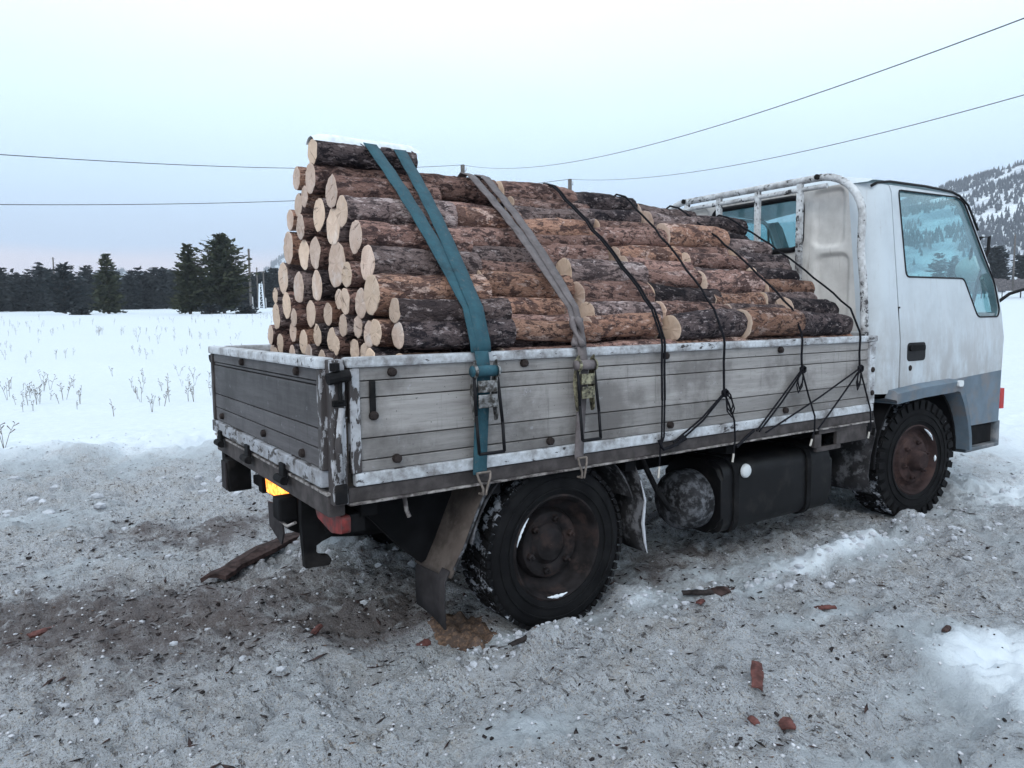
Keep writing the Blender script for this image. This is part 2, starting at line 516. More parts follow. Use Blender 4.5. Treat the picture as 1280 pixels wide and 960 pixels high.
def tube(bm, pts, r, seg=8, cap=True, closed=False):
    pts = [Vector(p) for p in pts]; n = len(pts)
    rs = r if isinstance(r, (list, tuple)) else [r] * n
    rings = []; px = None
    for i, p in enumerate(pts):
        if closed: d = pts[(i + 1) % n] - pts[i - 1]
        else: d = pts[min(i + 1, n - 1)] - pts[max(i - 1, 0)]
        if d.length < 1e-9: d = Vector((0, 0, 1))
        x, y = frame_at(d)
        if px is not None:
            dn = d.normalized(); x = px - dn * px.dot(dn)
            x = x.normalized() if x.length > 1e-6 else frame_at(d)[0]
            y = dn.cross(x)
        px = x
        rings.append([bm.verts.new(p + (x * math.cos(2 * math.pi * k / seg) + y * math.sin(2 * math.pi * k / seg)) * rs[i]) for k in range(seg)])
    m = n if closed else n - 1
    for i in range(m):
        a, b = rings[i], rings[(i + 1) % n]
        for k in range(seg):
            bm.faces.new((a[k], a[(k + 1) % seg], b[(k + 1) % seg], b[k]))
    if cap and not closed:
        bm.faces.new(rings[0][::-1]); bm.faces.new(rings[-1])

def tubeo(name, pts, r, mat, parent=None, seg=8, closed=False):
    bm = bmesh.new(); tube(bm, pts, r, seg, True, closed)
    return smooth_by_angle(obj(name, bm, mat, parent), 50)

def lathe(bm, prof, seg=48, axis='Y', center=(0, 0, 0), close=False):
    """prof: list of (radius, offset along axis)"""
    rings = []
    c = Vector(center)
    for r, h in prof:
        ring = []
        for k in range(seg):
            a = 2 * math.pi * k / seg
            u, w = r * math.cos(a), r * math.sin(a)
            p = {'Y': (u, h, w), 'X': (h, u, w), 'Z': (u, w, h)}[axis]
            ring.append(bm.verts.new(c + Vector(p)))
        rings.append(ring)
    fs = []
    for i in range(len(rings) - (0 if close else 1)):
        a, b = rings[i], rings[(i + 1) % len(rings)]
        for k in range(seg):
            fs.append(bm.faces.new((a[k], a[(k + 1) % seg], b[(k + 1) % seg], b[k])))
    return rings, fs

def prism(bm, pts, axis, a, b):
    """extrude a 2D outline along an axis from a to b"""
    def P(u, w, h): return {'Y': (u, h, w), 'X': (h, u, w), 'Z': (u, w, h)}[axis]
    v0 = [bm.verts.new(P(u, w, a)) for u, w in pts]
    v1 = [bm.verts.new(P(u, w, b)) for u, w in pts]
    n = len(pts)
    bm.faces.new(v0); bm.faces.new(v1[::-1])
    for i in range(n): bm.faces.new((v0[i], v0[(i + 1) % n], v1[(i + 1) % n], v1[i]))

def round_poly(pts, r, seg=5):
    out = []; n = len(pts)
    for i in range(n):
        p0, p, p1 = Vector(pts[i - 1]), Vector(pts[i]), Vector(pts[(i + 1) % n])
        d0, d1 = (p0 - p), (p1 - p)
        rr = min(r, d0.length * .45, d1.length * .45)
        a, b = p + d0.normalized() * rr, p + d1.normalized() * rr
        for k in range(seg + 1):
            s = k / seg
            out.append(tuple(a * (1 - s) ** 2 + p * 2 * s * (1 - s) + b * s ** 2))
    return out

def arc_pts(c, r, a0, a1, n):
    return [(c[0] + r * math.cos(a0 + (a1 - a0) * i / n), c[1] + r * math.sin(a0 + (a1 - a0) * i / n)) for i in range(n + 1)]

# ------------------------------------------------------------------ numpy noise for terrain
def _hash(ix, iy, s):
    h = (ix.astype(np.int64) * 374761393 + iy.astype(np.int64) * 668265263 + s * 974634777) & 0xffffffff
    h = ((h ^ (h >> 13)) * 1274126177) & 0xffffffff
    h = h ^ (h >> 16)
    return (h & 0xffff) / 65535.0
def vnoise(x, y, s=0):
    ix, iy = np.floor(x), np.floor(y)
    fx, fy = x - ix, y - iy
    fx = fx * fx * fx * (fx * (fx * 6 - 15) + 10); fy = fy * fy * fy * (fy * (fy * 6 - 15) + 10)
    a, b = _hash(ix, iy, s), _hash(ix + 1, iy, s)
    c, d = _hash(ix, iy + 1, s), _hash(ix + 1, iy + 1, s)
    return (a * (1 - fx) + b * fx) * (1 - fy) + (c * (1 - fx) + d * fx) * fy - .5
def fbm(x, y, sc, oc, s=0, g=.5):
    o = 0; a = 1.0; f = 1 / sc
    for i in range(oc):
        o = o + a * vnoise(x * f + i * 17.3, y * f - i * 9.1, s + i * 31); a *= g; f *= 2.03
    return o
def sstep(a, b, x):
    t_ = np.clip((x - a) / (b - a), 0, 1); return t_ * t_ * (3 - 2 * t_)

def field_side(x, y):      # signed metres into the untouched snow field
    return (y - (3.5 - .50 * x)) / 1.118 + 1.2 * fbm(x, y, 3.0, 3, 5)
CLEAN = [(2.5, -.82, .50, .16), (3.0, -.98, .35, .14), (1.75, -.70, .45, .14), (4.7, -.9, .8, .35), (1.85, -2.2, .38, .55), (.62, -.80, .20, .09),
         (1.2, -.85, .28, .10), (6.0, -1.0, 1.6, .5), (5.4, -1.9, .8, .35), (.75, .75, .55, .28), (2.1, -1.9, .35, .25), (7.5, -2.2, 2.2, .6), (3.4, -1.7, .6, .22), (2.6, -2.5, .7, .35), (4.3, -1.45, .7, .16), (2.0, -.95, .9, .10), (1.55, -2.55, .5, .3), (1.9, -1.35, .45, .10), (.9, -2.1, .45, .16), (.35, -1.35, .35, .12), (-.6, 1.2, .3, .2), (-.9, 2.4, .6, .4)]
def dirt_at(x, y):
    fld = field_side(x, y)
    d = sstep(1.5, -1.3, fld)
    for cx, cy, sx, sy in CLEAN:
        d = d - .56 * np.exp(-(((x - cx) / sx) ** 2 + ((y - cy) / sy) ** 2))
    d = d * (1 - .35 * sstep(3.2, 6.5, x) )
    r = np.hypot(x, y)
    d = d * sstep(60, 22, r)
    return np.clip(d, 0, 1)
LITTER = [(-.85, .55, .60, .45, .85), (.1, 1.5, .6, .35, .75), (-.2, .0, .9, .6, .55), (.3, -.3, .35, .25, .5), (1.6, -.5, .9, .25, .6), (1.5, -1.02, .18, .08, .5), (1.0, -1.75, .25, .15, .35), (3.0, -.4, .8, .3, .5), (.9, .4, 1.2, .6, .35), (-.5, 1.9, .5, .4, .4)]
def litter_at(x, y):
    d = 0 * x
    for cx, cy, sx, sy, a in LITTER: d = d + a * np.exp(-(((x - cx) / sx) ** 2 + ((y - cy) / sy) ** 2))
    return np.clip(d, 0, 1.2)
def height(x, y):
    x = np.asarray(x, float); y = np.asarray(y, float)
    s = (x - 1) * .56 + (y + 1) * .83
    s0 = np.clip(s - 5, 0, None)
    z = .028 * np.sqrt(s0 * s0 + 9) - .084
    z = np.minimum(z, 14 + .004 * s0)
    fld = field_side(x, y)
    inf = sstep(-.8, 1.2, fld)
    rough = 1 - inf
    z = z + rough * (.065 * fbm(x, y, 1.1, 3, 1) + .062 * fbm(x, y, .26, 4, 2, .66) + .042 * np.abs(fbm(x, y, .075, 2, 3)))
    z = z + inf * (.14 * fbm(x, y, 3.5, 4, 4) + .10 + .035 * np.abs(fbm(x * .6, y * 1.7, .7, 3, 8)))
    z = z + .11 * np.exp(-((fld - .6) / .9) ** 2) * (.5 + fbm(x, y, .7, 4, 6, .6) * 1.6)
    # heaps pushed up beside the wheels and below the tail
    for cx, cy, sx, sy, hh in [(.62, -.93, .25, .07, .045), (2.75, -.95, .55, .12, .06), (.75, .7, .5, .35, .10), (1.3, -.9, .3, .09, .035), (3.45, -.9, .25, .1, .05)]:
        z = z + hh * np.exp(-(((x - cx) / sx) ** 2 + ((y - cy) / sy) ** 2)) * (1 + 1.2 * fbm(x, y, .15, 3, 9))
    # tyre ruts along the line of travel
    for wy in (-.70, .70, -2.05):
        q = np.exp(-((y - wy - .05 * np.sin(x * .9)) / .12) ** 4) * (sstep(.75, .35, x) + sstep(3.9, 4.4, x) + (wy < -1)) * rough
        z = z - .030 * q + .010 * q * np.sin(x * 70 + np.abs(y - wy) * 60)
    # flat where the tyres stand
    for wx in (.89, 3.68):
        for wy in (-.70, .70):
            q = np.exp(-(((x - wx) / .24) ** 4 + ((y - wy) / .16) ** 4))
            z = z * (1 - q) + .012 * q
    return z
def H(x, y): return float(height(np.array([x]), np.array([y]))[0])

# ------------------------------------------------------------------ ground sheet (one mesh to the horizon)
def axis_pts(lo, hi, step, far0, far1):
    mid = list(np.arange(lo, hi, step))
    up_, s, p = [], step, mid[-1]
    while p < far1: s *= 1.075; p += s; up_.append(p)
    dn, s, p = [], step, lo
    while p > far0: s *= 1.10; p -= s; dn.append(p)
    return np.array(dn[::-1] + mid + up_)
gx = axis_pts(-1.9, 5.2, .0165, -900, 2600)
gy = axis_pts(-2.7, 4.6, .0165, -120, 2600)
X, Y = np.meshgrid(gx, gy)
Z = height(X, Y)
D = dirt_at(X, Y)
nv = X.size; ny, nx = X.shape
me = bpy.data.meshes.new('ground')
me.vertices.add(nv)
me.vertices.foreach_set('co', np.stack([X, Y, Z], -1).reshape(-1).astype(np.float32))
idx = np.arange(nv).reshape(ny, nx)
q = np.stack([idx[:-1, :-1], idx[:-1, 1:], idx[1:, 1:], idx[1:, :-1]], -1).reshape(-1)
nf = (ny - 1) * (nx - 1)
me.loops.add(nf * 4); me.loops.foreach_set('vertex_index', q.astype(np.int32))
me.polygons.add(nf); me.polygons.foreach_set('loop_start', np.arange(0, nf * 4, 4, dtype=np.int32))
me.update(calc_edges=True)
a2_ = me.attributes.new('litter', 'FLOAT', 'POINT'); a2_.data.foreach_set('value', litter_at(X, Y).reshape(-1).astype(np.float32))
a_ = me.attributes.new('dirt', 'FLOAT', 'POINT'); a_.data.foreach_set('value', D.reshape(-1).astype(np.float32))
struct(mesh_obj('ground', me, 'snow_ground', None, True))

# ------------------------------------------------------------------ far hills and woods
def np_obj(name, verts, faces, mat, parent=None, smooth=False):
    m = bpy.data.meshes.new(name); m.from_pydata([tuple(v) for v in verts], [], faces); m.update()
    return mesh_obj(name, m, mat, parent, smooth)

def hill(name, az0, az1, dist, depth, hfun, base, n=90, m=26):
    """ridge seen from the road: az in degrees clockwise from +Y"""
    vs, fs = [], []
    for j in range(m + 1):
        tj = j / m
        for i in range(n + 1):
            az = rad(az0 + (az1 - az0) * i / n); r = dist + depth * tj
            x, y = -.87 + r * math.sin(az), -3.07 + r * math.cos(az)
            prof = math.sin(min(tj / .8, 1) * math.pi / 2) ** 1.1
            z = base + (hfun(az0 + (az1 - az0) * i / n) - base) * prof + 9 * mnoise.noise(Vector((x / 70, y / 70, 3))) * prof
            vs.append((x, y, z))
    for j in range(m):
        for i in range(n):
            a = j * (n + 1) + i; fs.append((a, a + 1, a + n + 2, a + n + 1))
    return struct(np_obj(name, vs, fs, 'hill_snow', None, True)), vs

def cone_trees(name, pts, hs, mat, label, w=.30, seg=5):
    vs, fs = [], []
    for (x, y, z), h in zip(pts, hs):
        for tier in range(2):
            b = len(vs); r = h * w * (1 - .35 * tier) * random.uniform(.8, 1.2); z0 = z + h * (.12 + .33 * tier); z1 = z + h * (.72 + .28 * tier)
            ph = random.random() * 6
            for k in range(seg):
                a = ph + 2 * math.pi * k / seg; rr = r * random.uniform(.7, 1.2)
                vs.append((x + rr * math.cos(a), y + rr * math.sin(a), z0 + random.uniform(-.05, .05) * h))
            vs.append((x + random.uniform(-.04, .04) * h, y, z1))
            for k in range(seg): fs.append((b + k, b + (k + 1) % seg, b + seg))
    return stuff(np_obj(name, vs, fs, mat), label)

def ridge_r(az):      # big hill right of the cab, rising out of frame
    u = min(1, max(0, (az - 50) / 14.5)); u = u * u * (3 - 2 * u)
    return 26 + 136 * u + 4.5 * max(0, az - 64)
hr, hv = hill('hill', 50, 96, 700, 600, ridge_r, 12, 80, 24)
pts, hs = [], []
nrow = 81
while len(pts) < 20000:
    i = random.random() * 79; j = random.random() ** 1.0 * 23
    i0, j0 = int(i), int(j)
    a = hv[j0 * nrow + i0]; b = hv[(j0 + 1) * nrow + i0 + 1]
    fx, fy_ = random.random(), random.random()
    q00, q10, q01, q11 = hv[j0 * nrow + i0], hv[j0 * nrow + i0 + 1], hv[(j0 + 1) * nrow + i0], hv[(j0 + 1) * nrow + i0 + 1]
    p = [(q00[k] * (1 - fx) + q10[k] * fx) * (1 - fy_) + (q01[k] * (1 - fx) + q11[k] * fx) * fy_ for k in range(3)]
    dens = mnoise.noise(Vector((p[0] / 60, p[1] / 60, p[2] / 30))) + .45 * mnoise.noise(Vector((p[0] / 28, p[1] / 28, 1)))
    top = j / 23
    if dens + (top - .55) * .55 + random.uniform(-.25, .25) > -.14:
        pts.append((p[0], p[1], p[2] - 1)); hs.append(random.uniform(5, 9))
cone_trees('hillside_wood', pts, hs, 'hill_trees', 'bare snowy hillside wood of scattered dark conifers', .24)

hl, _ = hill('distant_hill', 10.5, 27, 2100, 500, lambda a: 25 + 195 * math.exp(-((a - 17.8) / 3.3) ** 2) , 18, 40, 8)
hl2, hv2 = hill('low_hill', -12, 16, 1900, 500, lambda a: 40 + 100 * math.exp(-((a - 6) / 4.5) ** 2) + 60 * math.exp(-((a + 3) / 3.0) ** 2), 18, 60, 8)
for hvv, nm, nn, lab in ((_, 'distant_hill_wood', 41, 'bluish wood on the small far hill behind the poles'), (hv2, 'low_hill_wood', 61, 'thin dark wood on the low far hills at left')):
    pts, hs = [], []
    for k in range(1500):
        i = random.randrange(nn - 1); j = random.randrange(8)
        a = hvv[j * nn + i]; b = hvv[(j + 1) * nn + i + 1]; f_ = random.random(); g_ = random.random()
        pts.append((a[0] + (b[0] - a[0]) * f_, a[1] + (b[1] - a[1]) * g_, a[2] + (b[2] - a[2]) * (f_ + g_) / 2 - 2)); hs.append(random.uniform(10, 18))
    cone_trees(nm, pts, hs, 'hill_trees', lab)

def polar(az, d): return (-.87 + d * math.sin(rad(az)), -3.07 + d * math.cos(rad(az)))

def conifer_mesh(Hh, R, whorls, prof, quads=6, size=.32, seed=0, lean=0, br=8):
    """crown as many small needle sprays along drooping branches"""
    rnd = random.Random(seed)
    vs, fs = [], []
    for w in range(whorls):
        u = (w + rnd.random() * .7) / whorls
        z = Hh * (.05 + .93 * u)
        L = R * prof(u) * rnd.uniform(.75, 1.12)
        nb = max(3, int(br * (1.15 - .6 * u)))
        for k in range(nb):
            a = 2 * math.pi * (k + rnd.random() * .8) / nb + w * 1.3
            Lk = L * rnd.uniform(.55, 1.15)
            rise = rnd.uniform(-.18, .30) + .35 * u
            nq = max(2, int(quads * (.4 + Lk / R)))
            for q_ in range(nq):
                s = (q_ + rnd.random()) / nq
                d = .12 + Lk * s
                cx, cy, cz = d * math.cos(a), d * math.sin(a), z + d * rise * (.5 + .5 * s) + rnd.uniform(-.12, .12)
                sz = size * rnd.uniform(.6, 1.3)
                ax = Vector((math.cos(a + rnd.uniform(-.9, .9)), math.sin(a + rnd.uniform(-.9, .9)), rnd.uniform(-.35, .6))).normalized() * sz
                ay = Vector((rnd.uniform(-1, 1), rnd.uniform(-1, 1), rnd.uniform(-.7, .7))).normalized() * sz * .55
                c0 = Vector((cx, cy, cz)); b = len(vs)
                vs += [c0 - ax * .6 - ay * .5, c0 + ay * .9 - ax * .2, c0 + ax, c0 - ay * .9 + ax * .1]
                fs.append((b, b + 1, b + 2, b + 3))
    m = bpy.data.meshes.new('crown'); m.from_pydata([tuple(v) for v in vs], [], fs); m.update()
    return m

def tree(name, label, x, y, Hh, R, prof, mat='pine_green', whorls=34, quads=7, size=.34, seed=1, br=9, group=None):
    z = H(x, y)
    o = empty(name, (x, y, z - .05)); tag(o, label, 'tree', group)
    mesh_obj('crown', conifer_mesh(Hh, R, whorls, prof, quads, size, seed, 0, br), mat, o)
    bm = bmesh.new()
    tube(bm, [(0, 0, -.2), (.03, 0, Hh * .3), (0, .04, Hh * .65), (0, 0, Hh * .97)], [Hh * .018 + .05, Hh * .014 + .03, Hh * .008 + .02, .02], 7)
    rnd = random.Random(seed)
    for k in range(14):
        a = rnd.random() * 6.28; zz = Hh * rnd.uniform(.12, .8); L = R * prof(zz / Hh) * .7
        tube(bm, [(0, 0, zz), (L * .5 * math.cos(a), L * .5 * math.sin(a), zz + .1 * L), (L * math.cos(a), L * math.sin(a), zz + .25 * L)], [.05, .03, .012], 4)
    obj('trunk', bm, 'trunk_bark', o, True)
    return o

egg = lambda u: (math.sin(min(1, (u + .16) / .62) * math.pi / 2) if u < .46 else (1 - ((u - .46) / .56) ** 1.45)) * .98 + .05
tall = lambda u: .95 * (1 - u) ** .80 * (.72 + .28 * min(1, u / .12)) + .06
tree('pine_tree', 'tallest bushy dark pine, right one of the close pair in the field', 20.0, 89.6, 9.5, 3.5, egg, whorls=46, quads=10, size=.42, seed=3, br=13)
tree('pine_tree', 'narrower pointed pine, left one of the close pair in the field', 16.3, 90.3, 8.3, 2.55, tall, whorls=44, quads=9, size=.38, seed=9, br=11)
tree('pine_tree', 'lone pointed pine standing before the dark wood at left', 9.3, 106.4, 7.9, 2.6, tall, whorls=32, quads=7, size=.42, seed=14, br=9)
tree('pine_tree', 'small dark pine against the wood, left of the lone pine', 4.9, 116, 6.9, 2.9, egg, 'forest_dark', whorls=26, quads=7, size=.5, seed=21, br=9)
for (x_, y_, hh, rr_, sd, lab) in [(17.6, 85.5, 1.0, 1.6, 5, 'low spreading juvenile pine at the foot of the narrower pine'), (21.4, 85.2, .9, 1.7, 6, 'low spreading juvenile pine at the foot of the tallest pine'),
                                   (6.0, 104, .9, 1.3, 8, 'dark low bush on the snow left of the lone pine')]:
    tree('low_pine', lab, x_, y_, hh, rr_, lambda u: 1 - u * .6, 'forest_dark', 6, 8, .3, sd, 12)

# the wood behind the field: one dark mass
def wood(name, label, azs, d0, d1, n, h0, h1, mat='forest_dark', zoff=0):
    vs, fs = [], []
    protos = [conifer_mesh(10, 2.3, 17, [egg, tall, lambda u: .25 + .75 * (u > .35) * math.sin(max(0, min(1, (u - .3) / .7)) * math.pi) ** .6][k % 3], 6, .75, 40 + k, 0, 7) for k in range(6)]
    pd = []
    for m in protos:
        co = np.empty(len(m.vertices) * 3, np.float32); m.vertices.foreach_get('co', co)
        pd.append(co.reshape(-1, 3)); 
    allv = []
    cnt = 0
    for k in range(n):
        az = random.uniform(*azs); d = random.uniform(d0, d1)
        x, y = polar(az, d); s = random.uniform(h0, h1) / 10
        co = pd[random.randrange(6)]; a = random.random() * 6.28
        R_ = np.array([[math.cos(a), -math.sin(a), 0], [math.sin(a), math.cos(a), 0], [0, 0, 1]])
        hz = H(x, y)
        p = (co * [s * 1.15, s * 1.15, s]) @ R_.T + [x, y, hz - .3 + zoff]
        tr_ = np.array([[x - .12, y, hz], [x + .12, y, hz], [x + .05, y, hz + 8 * s], [x - .05, y, hz + 8 * s],
                        [x, y - .12, hz], [x, y + .12, hz], [x, y + .05, hz + 8 * s], [x, y - .05, hz + 8 * s]])
        allv.append(p); allv.append(tr_)
    V = np.concatenate(allv); nq = len(V) // 4
    m = bpy.data.meshes.new(name)
    m.vertices.add(len(V)); m.vertices.foreach_set('co', V.reshape(-1).astype(np.float32))
    m.loops.add(nq * 4); m.loops.foreach_set('vertex_index', np.arange(nq * 4, dtype=np.int32))
    m.polygons.add(nq); m.polygons.foreach_set('loop_start', np.arange(0, nq * 4, 4, dtype=np.int32))
    m.update(calc_edges=True)
    for p_ in protos: bpy.data.meshes.remove(p_)
    return stuff(mesh_obj(name, m, mat), label)
wood('pine_wood', 'dark pine wood along the far edge of the snow field', (-9, 24), 165, 215, 330, 5.4, 9.8)
wood('roadside_wood', 'dark wood below the hill beyond the cab', (64, 78), 190, 240, 46, 6, 10, 'forest_dark', 2)

# ------------------------------------------------------------------ poles, wires, fence
def pole(label, az, d, hgt, r=.13, cross=False, base=False, zb=None):
    x, y = polar(az, d); z = H(x, y) if zb is None else zb
    o = empty('utility_pole', (x, y, z)); tag(o, label, 'utility pole', 'wooden poles of the power line')
    bm = bmesh.new(); tube(bm, [(0, 0, -.4), (0, 0, hgt * .5), (0, 0, hgt)], [r, r * .88, r * .75], 10)
    obj('pole_shaft', bm, 'pole_wood', o, True)
    if base:
        bm = bmesh.new(); tube(bm, [(.25, .05, -.3), (.22, .05, 2.1)], [.16, .14], 8); obj('concrete_stub', bm, 'pole_concrete', o, True)
    for s in ((-1, 1) if cross else (1,)):
        bm = bmesh.new()
        tube(bm, [(s * .1, 0, hgt - .35), (s * .22, 0, hgt - .35), (s * .25, 0, hgt - .2)], .018, 6); obj('bracket', bm, 'wire_metal', o, True)
        bm = bmesh.new(); lathe(bm, [(.0, 0), (.05, .0), (.05, .05), (.03, .06), (.045, .08), (.02, .13), (0, .13)], 8, 'Z', (s * .25, 0, hgt - .22)); obj('insulator', bm, 'white_lens', o, True)
    return x, y, z + hgt

def az_of(px): return math.degrees(YAW) + math.degrees(math.atan((px - 640) / 910.5))
PA = pole('pole top showing above the logs beside the brown strap', az_of(583), 45, 10.52 - H(*polar(az_of(583), 45)), .17)
PB = pole('pole top showing above the logs near the middle rope', az_of(714), 48, 10.14 - H(*polar(az_of(714), 48)), .17)
pole('tallest distant pole with pale stub foot, right of the pine pair', az_of(317), 120, 9.4, .2, True, True)
pole('second distant pole right of the pine pair, thin', az_of(326), 165, 8.6, .16, True)
pole('third distant pole right of the pine pair, nearest the logs', az_of(334), 150, 7.2, .16, True, True)
pole('distant pole rising out of the wood left of the lone pine', az_of(75), 170, 10.5, .16, True)
pole('short distant pole at the left edge of the snow field', az_of(3), 150, 4.6, .13)
x_, y_ = polar(az_of(1263), 150)
pole('distant pole standing before the wooden fence beyond the cab', az_of(1263), 150, 9.0, .16, True, False, H(x_, y_) + 2.0)
# slim lattice post between the distant poles, frosted
o = empty('lattice_mast', (*polar(az_of(330), 140), H(*polar(az_of(330), 140)))); tag(o, 'short pale frosted lattice frame between the distant poles', 'mast')
for sx_ in (-.45, .45):
    for sy_ in (-.3, .3): tubeo('leg', [(sx_, sy_, -.1), (sx_ * .5, sy_ * .5, 4.6)], .07, 'snow_crust', o, 6)
for k in range(5):
    zz = .5 + k * .9; s_ = 1 - .5 * zz / 4.6
    tubeo('rung', [(-.45 * s_, -.3 * s_, zz), (.45 * s_, -.3 * s_, zz)], .05, 'snow_crust', o, 6)
    tubeo('brace', [(-.45 * s_, -.3 * s_, zz), (.45 * s_ * .9, -.3 * s_, zz + .85)], .04, 'snow_crust', o, 6)

def pix_point(px, py, d):
    v_ = fw + rt2 * ((px - 640) / 910.5) + up2 * ((480 - py) / 910.5)
    h_ = math.hypot(v_.x, v_.y)
    return Vector((-.87, -3.074, 1.259)) + v_ * (d / h_)
def wire(label, p, q, sag, r=.018, n=40):
    p, q = Vector(p), Vector(q)
    pts = [p.lerp(q, k / n) - Vector((0, 0, sag * 4 * (k / n) * (1 - k / n))) for k in range(n + 1)]
    bm = bmesh.new(); tube(bm, pts, r, 6); tag(obj('power_line', bm, 'wire_metal', None, True), label, 'power line')
wire('upper wire left of the logs, running to the pole top by the brown strap', PA, pix_point(-520, 150, 26), .55, .015)
wire('steep wire rising to the upper right corner above the cab', PA, pix_point(1500, -62, 13), 1.1, .010)
wire('lower wire left of the logs', PB, pix_point(-420, 247, 34), .75, .016)
wire('lower wire above the cab, running to the right edge', PB, pix_point(1560, 36, 20), .9, .012)

# plank fence far beyond the cab
fo = empty('plank_fence', (*polar(68, 170), 0)); tag(fo, 'weathered grey plank fence far beyond the cab', 'fence')
pm = None
for k in range(46):
    x, y = polar(62.5 + k * .25, 170 - k * .3); z = H(x, y) + 1.6
    if pm is None:
        bm = bmesh.new(); prism(bm, [(-.36, 0), (.36, 0), (.36, 2.1), (0, 2.25), (-.36, 2.1)], 'Y', -.02, .02)
        p_ = obj('plank', bm, 'fence_wood', fo); pm = p_.data
    else: p_ = mesh_obj('plank', pm, None, fo)
    p_.location = Vector((x, y, z)) - fo.location; p_.rotation_euler = (0, random.uniform(-.02, .02), -rad(63 + k * .25)); p_.scale = (1, 1, random.uniform(.92, 1.06))

# ------------------------------------------------------------------ truck
T = empty('flatbed_truck'); tag(T, 'battered white cab-over flatbed truck loaded with firewood logs, parked on trodden snow', 'truck')
WY = .834           # outer face of side boards
BL = 3.12           # bed length
TOPZ, BOTZ = 1.14, .714

def bolt_mesh():
    bm = bmesh.new()
    lathe(bm, [(0, -.016), (.008, -.016), (.0145, -.012), (.016, -.004), (.016, .004)], 10, 'Y')
    m = bpy.data.meshes.new('bolt'); bm.to_mesh(m); bm.free(); m.materials.append(MAT['rusty_bolt']); return m
BOLT = bolt_mesh()

def side_gate(sgn, detailed=True):
    g = empty('side_gate'); g.parent = T
    def B(nm, x0, x1, y0, y1, z0, z1, mat, bev=.003):
        ya, yb = sorted((sgn * y0, sgn * y1))
        return boxo(nm, (x0, ya, z0), (x1, yb, z1), mat, g, bev)
    # planks: pressed boards with dark gaps between
    seams = [1.108, 1.061, 1.005, .870, .797, .757]
    for i in range(5):
        B('plank', .045, 3.045, WY - .026, WY - .004 - (.002 if i % 2 else 0), seams[i + 1] + .0018, seams[i] - .0018, 'weathered_side_plank', .003)
    B('backing', .02, 3.09, WY - .036, WY - .0262, .72, 1.13, 'sill_steel', .002)
    B('top_rail', .0, BL, WY - .045, WY + .010, 1.106, TOPZ, 'chipped_white_paint', .008)
    B('bottom_rail', .02, 3.10, WY - .026, WY + .006, BOTZ, .7575, 'chipped_white_paint', .006)
    B('rear_stile', .008, .044, WY - .026, WY + .004, .7585, 1.105, 'chipped_post_paint', .004)
    B('front_stile', 3.046, 3.105, WY - .026, WY + .007, .7585, 1.105, 'chipped_white_paint', .005)
    B('stile_strip', .078, .100, WY - .004, WY + .003, .935, 1.06, 'black_steel', .003)
    for x, z in [(.16, 1.086), (.70, 1.092), (1.45, 1.090), (2.25, 1.088), (.17, .792), (.82, .783), (1.48, .785), (2.3, .783), (.09, .945), (3.075, .95), (3.075, .82)]:
        b = mesh_obj('bolt', BOLT, None, g); b.location = (x, sgn * (WY + .001), z)
        if sgn > 0: b.rotation_euler.z = math.pi
    return g
side_gate(-1); side_gate(1)

# tailgate
tg = empty('tailgate'); tg.parent = T
TX = -.070
def TB(nm, x0, x1, y0, y1, z0, z1, mat, bev=.003): return boxo(nm, (x0, y0, z0), (x1, y1, z1), mat, tg, bev)
ts = [1.106, 1.062, 1.048, .905, .838, .772]
for i in range(5):
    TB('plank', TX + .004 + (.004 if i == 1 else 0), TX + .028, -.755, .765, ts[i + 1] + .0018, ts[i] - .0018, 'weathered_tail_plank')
TB('backing', TX + .0285, TX + .040, -.77, .78, .72, 1.13, 'sill_steel', .002)
TB('top_rail', TX - .012, TX + .046, -.795, .815, 1.104, TOPZ, 'chipped_white_paint', .008)
TB('bottom_rail', TX - .010, TX + .028, -.785, .805, BOTZ, .7705, 'chipped_tail_paint', .006)
TB('end_stile', TX - .004, TX + .028, -.795, -.757, .7715, 1.103, 'chipped_post_paint', .004)
TB('end_stile', TX - .004, TX + .028, .767, .805, .7715, 1.103, 'sill_steel', .004)
for y, z in [(-.55, 1.085), (.2, 1.085), (-.58, .80), (-.1, .81), (.62, .805)]:
    b = mesh_obj('bolt', BOLT, None, tg); b.location = (TX + .003, y, z); b.rotation_euler.z = -math.pi / 2
for y in (.62, .12, -.38):
    bm = bmesh.new()
    box(bm, (TX - .02, y - .03, .655), (TX - .005, y + .03, .735), .004)
    tube(bm, [(TX - .022, y - .045, .675), (TX - .022, y + .045, .675)], .016, 10)
    obj('hinge', bm, 'black_steel', tg)

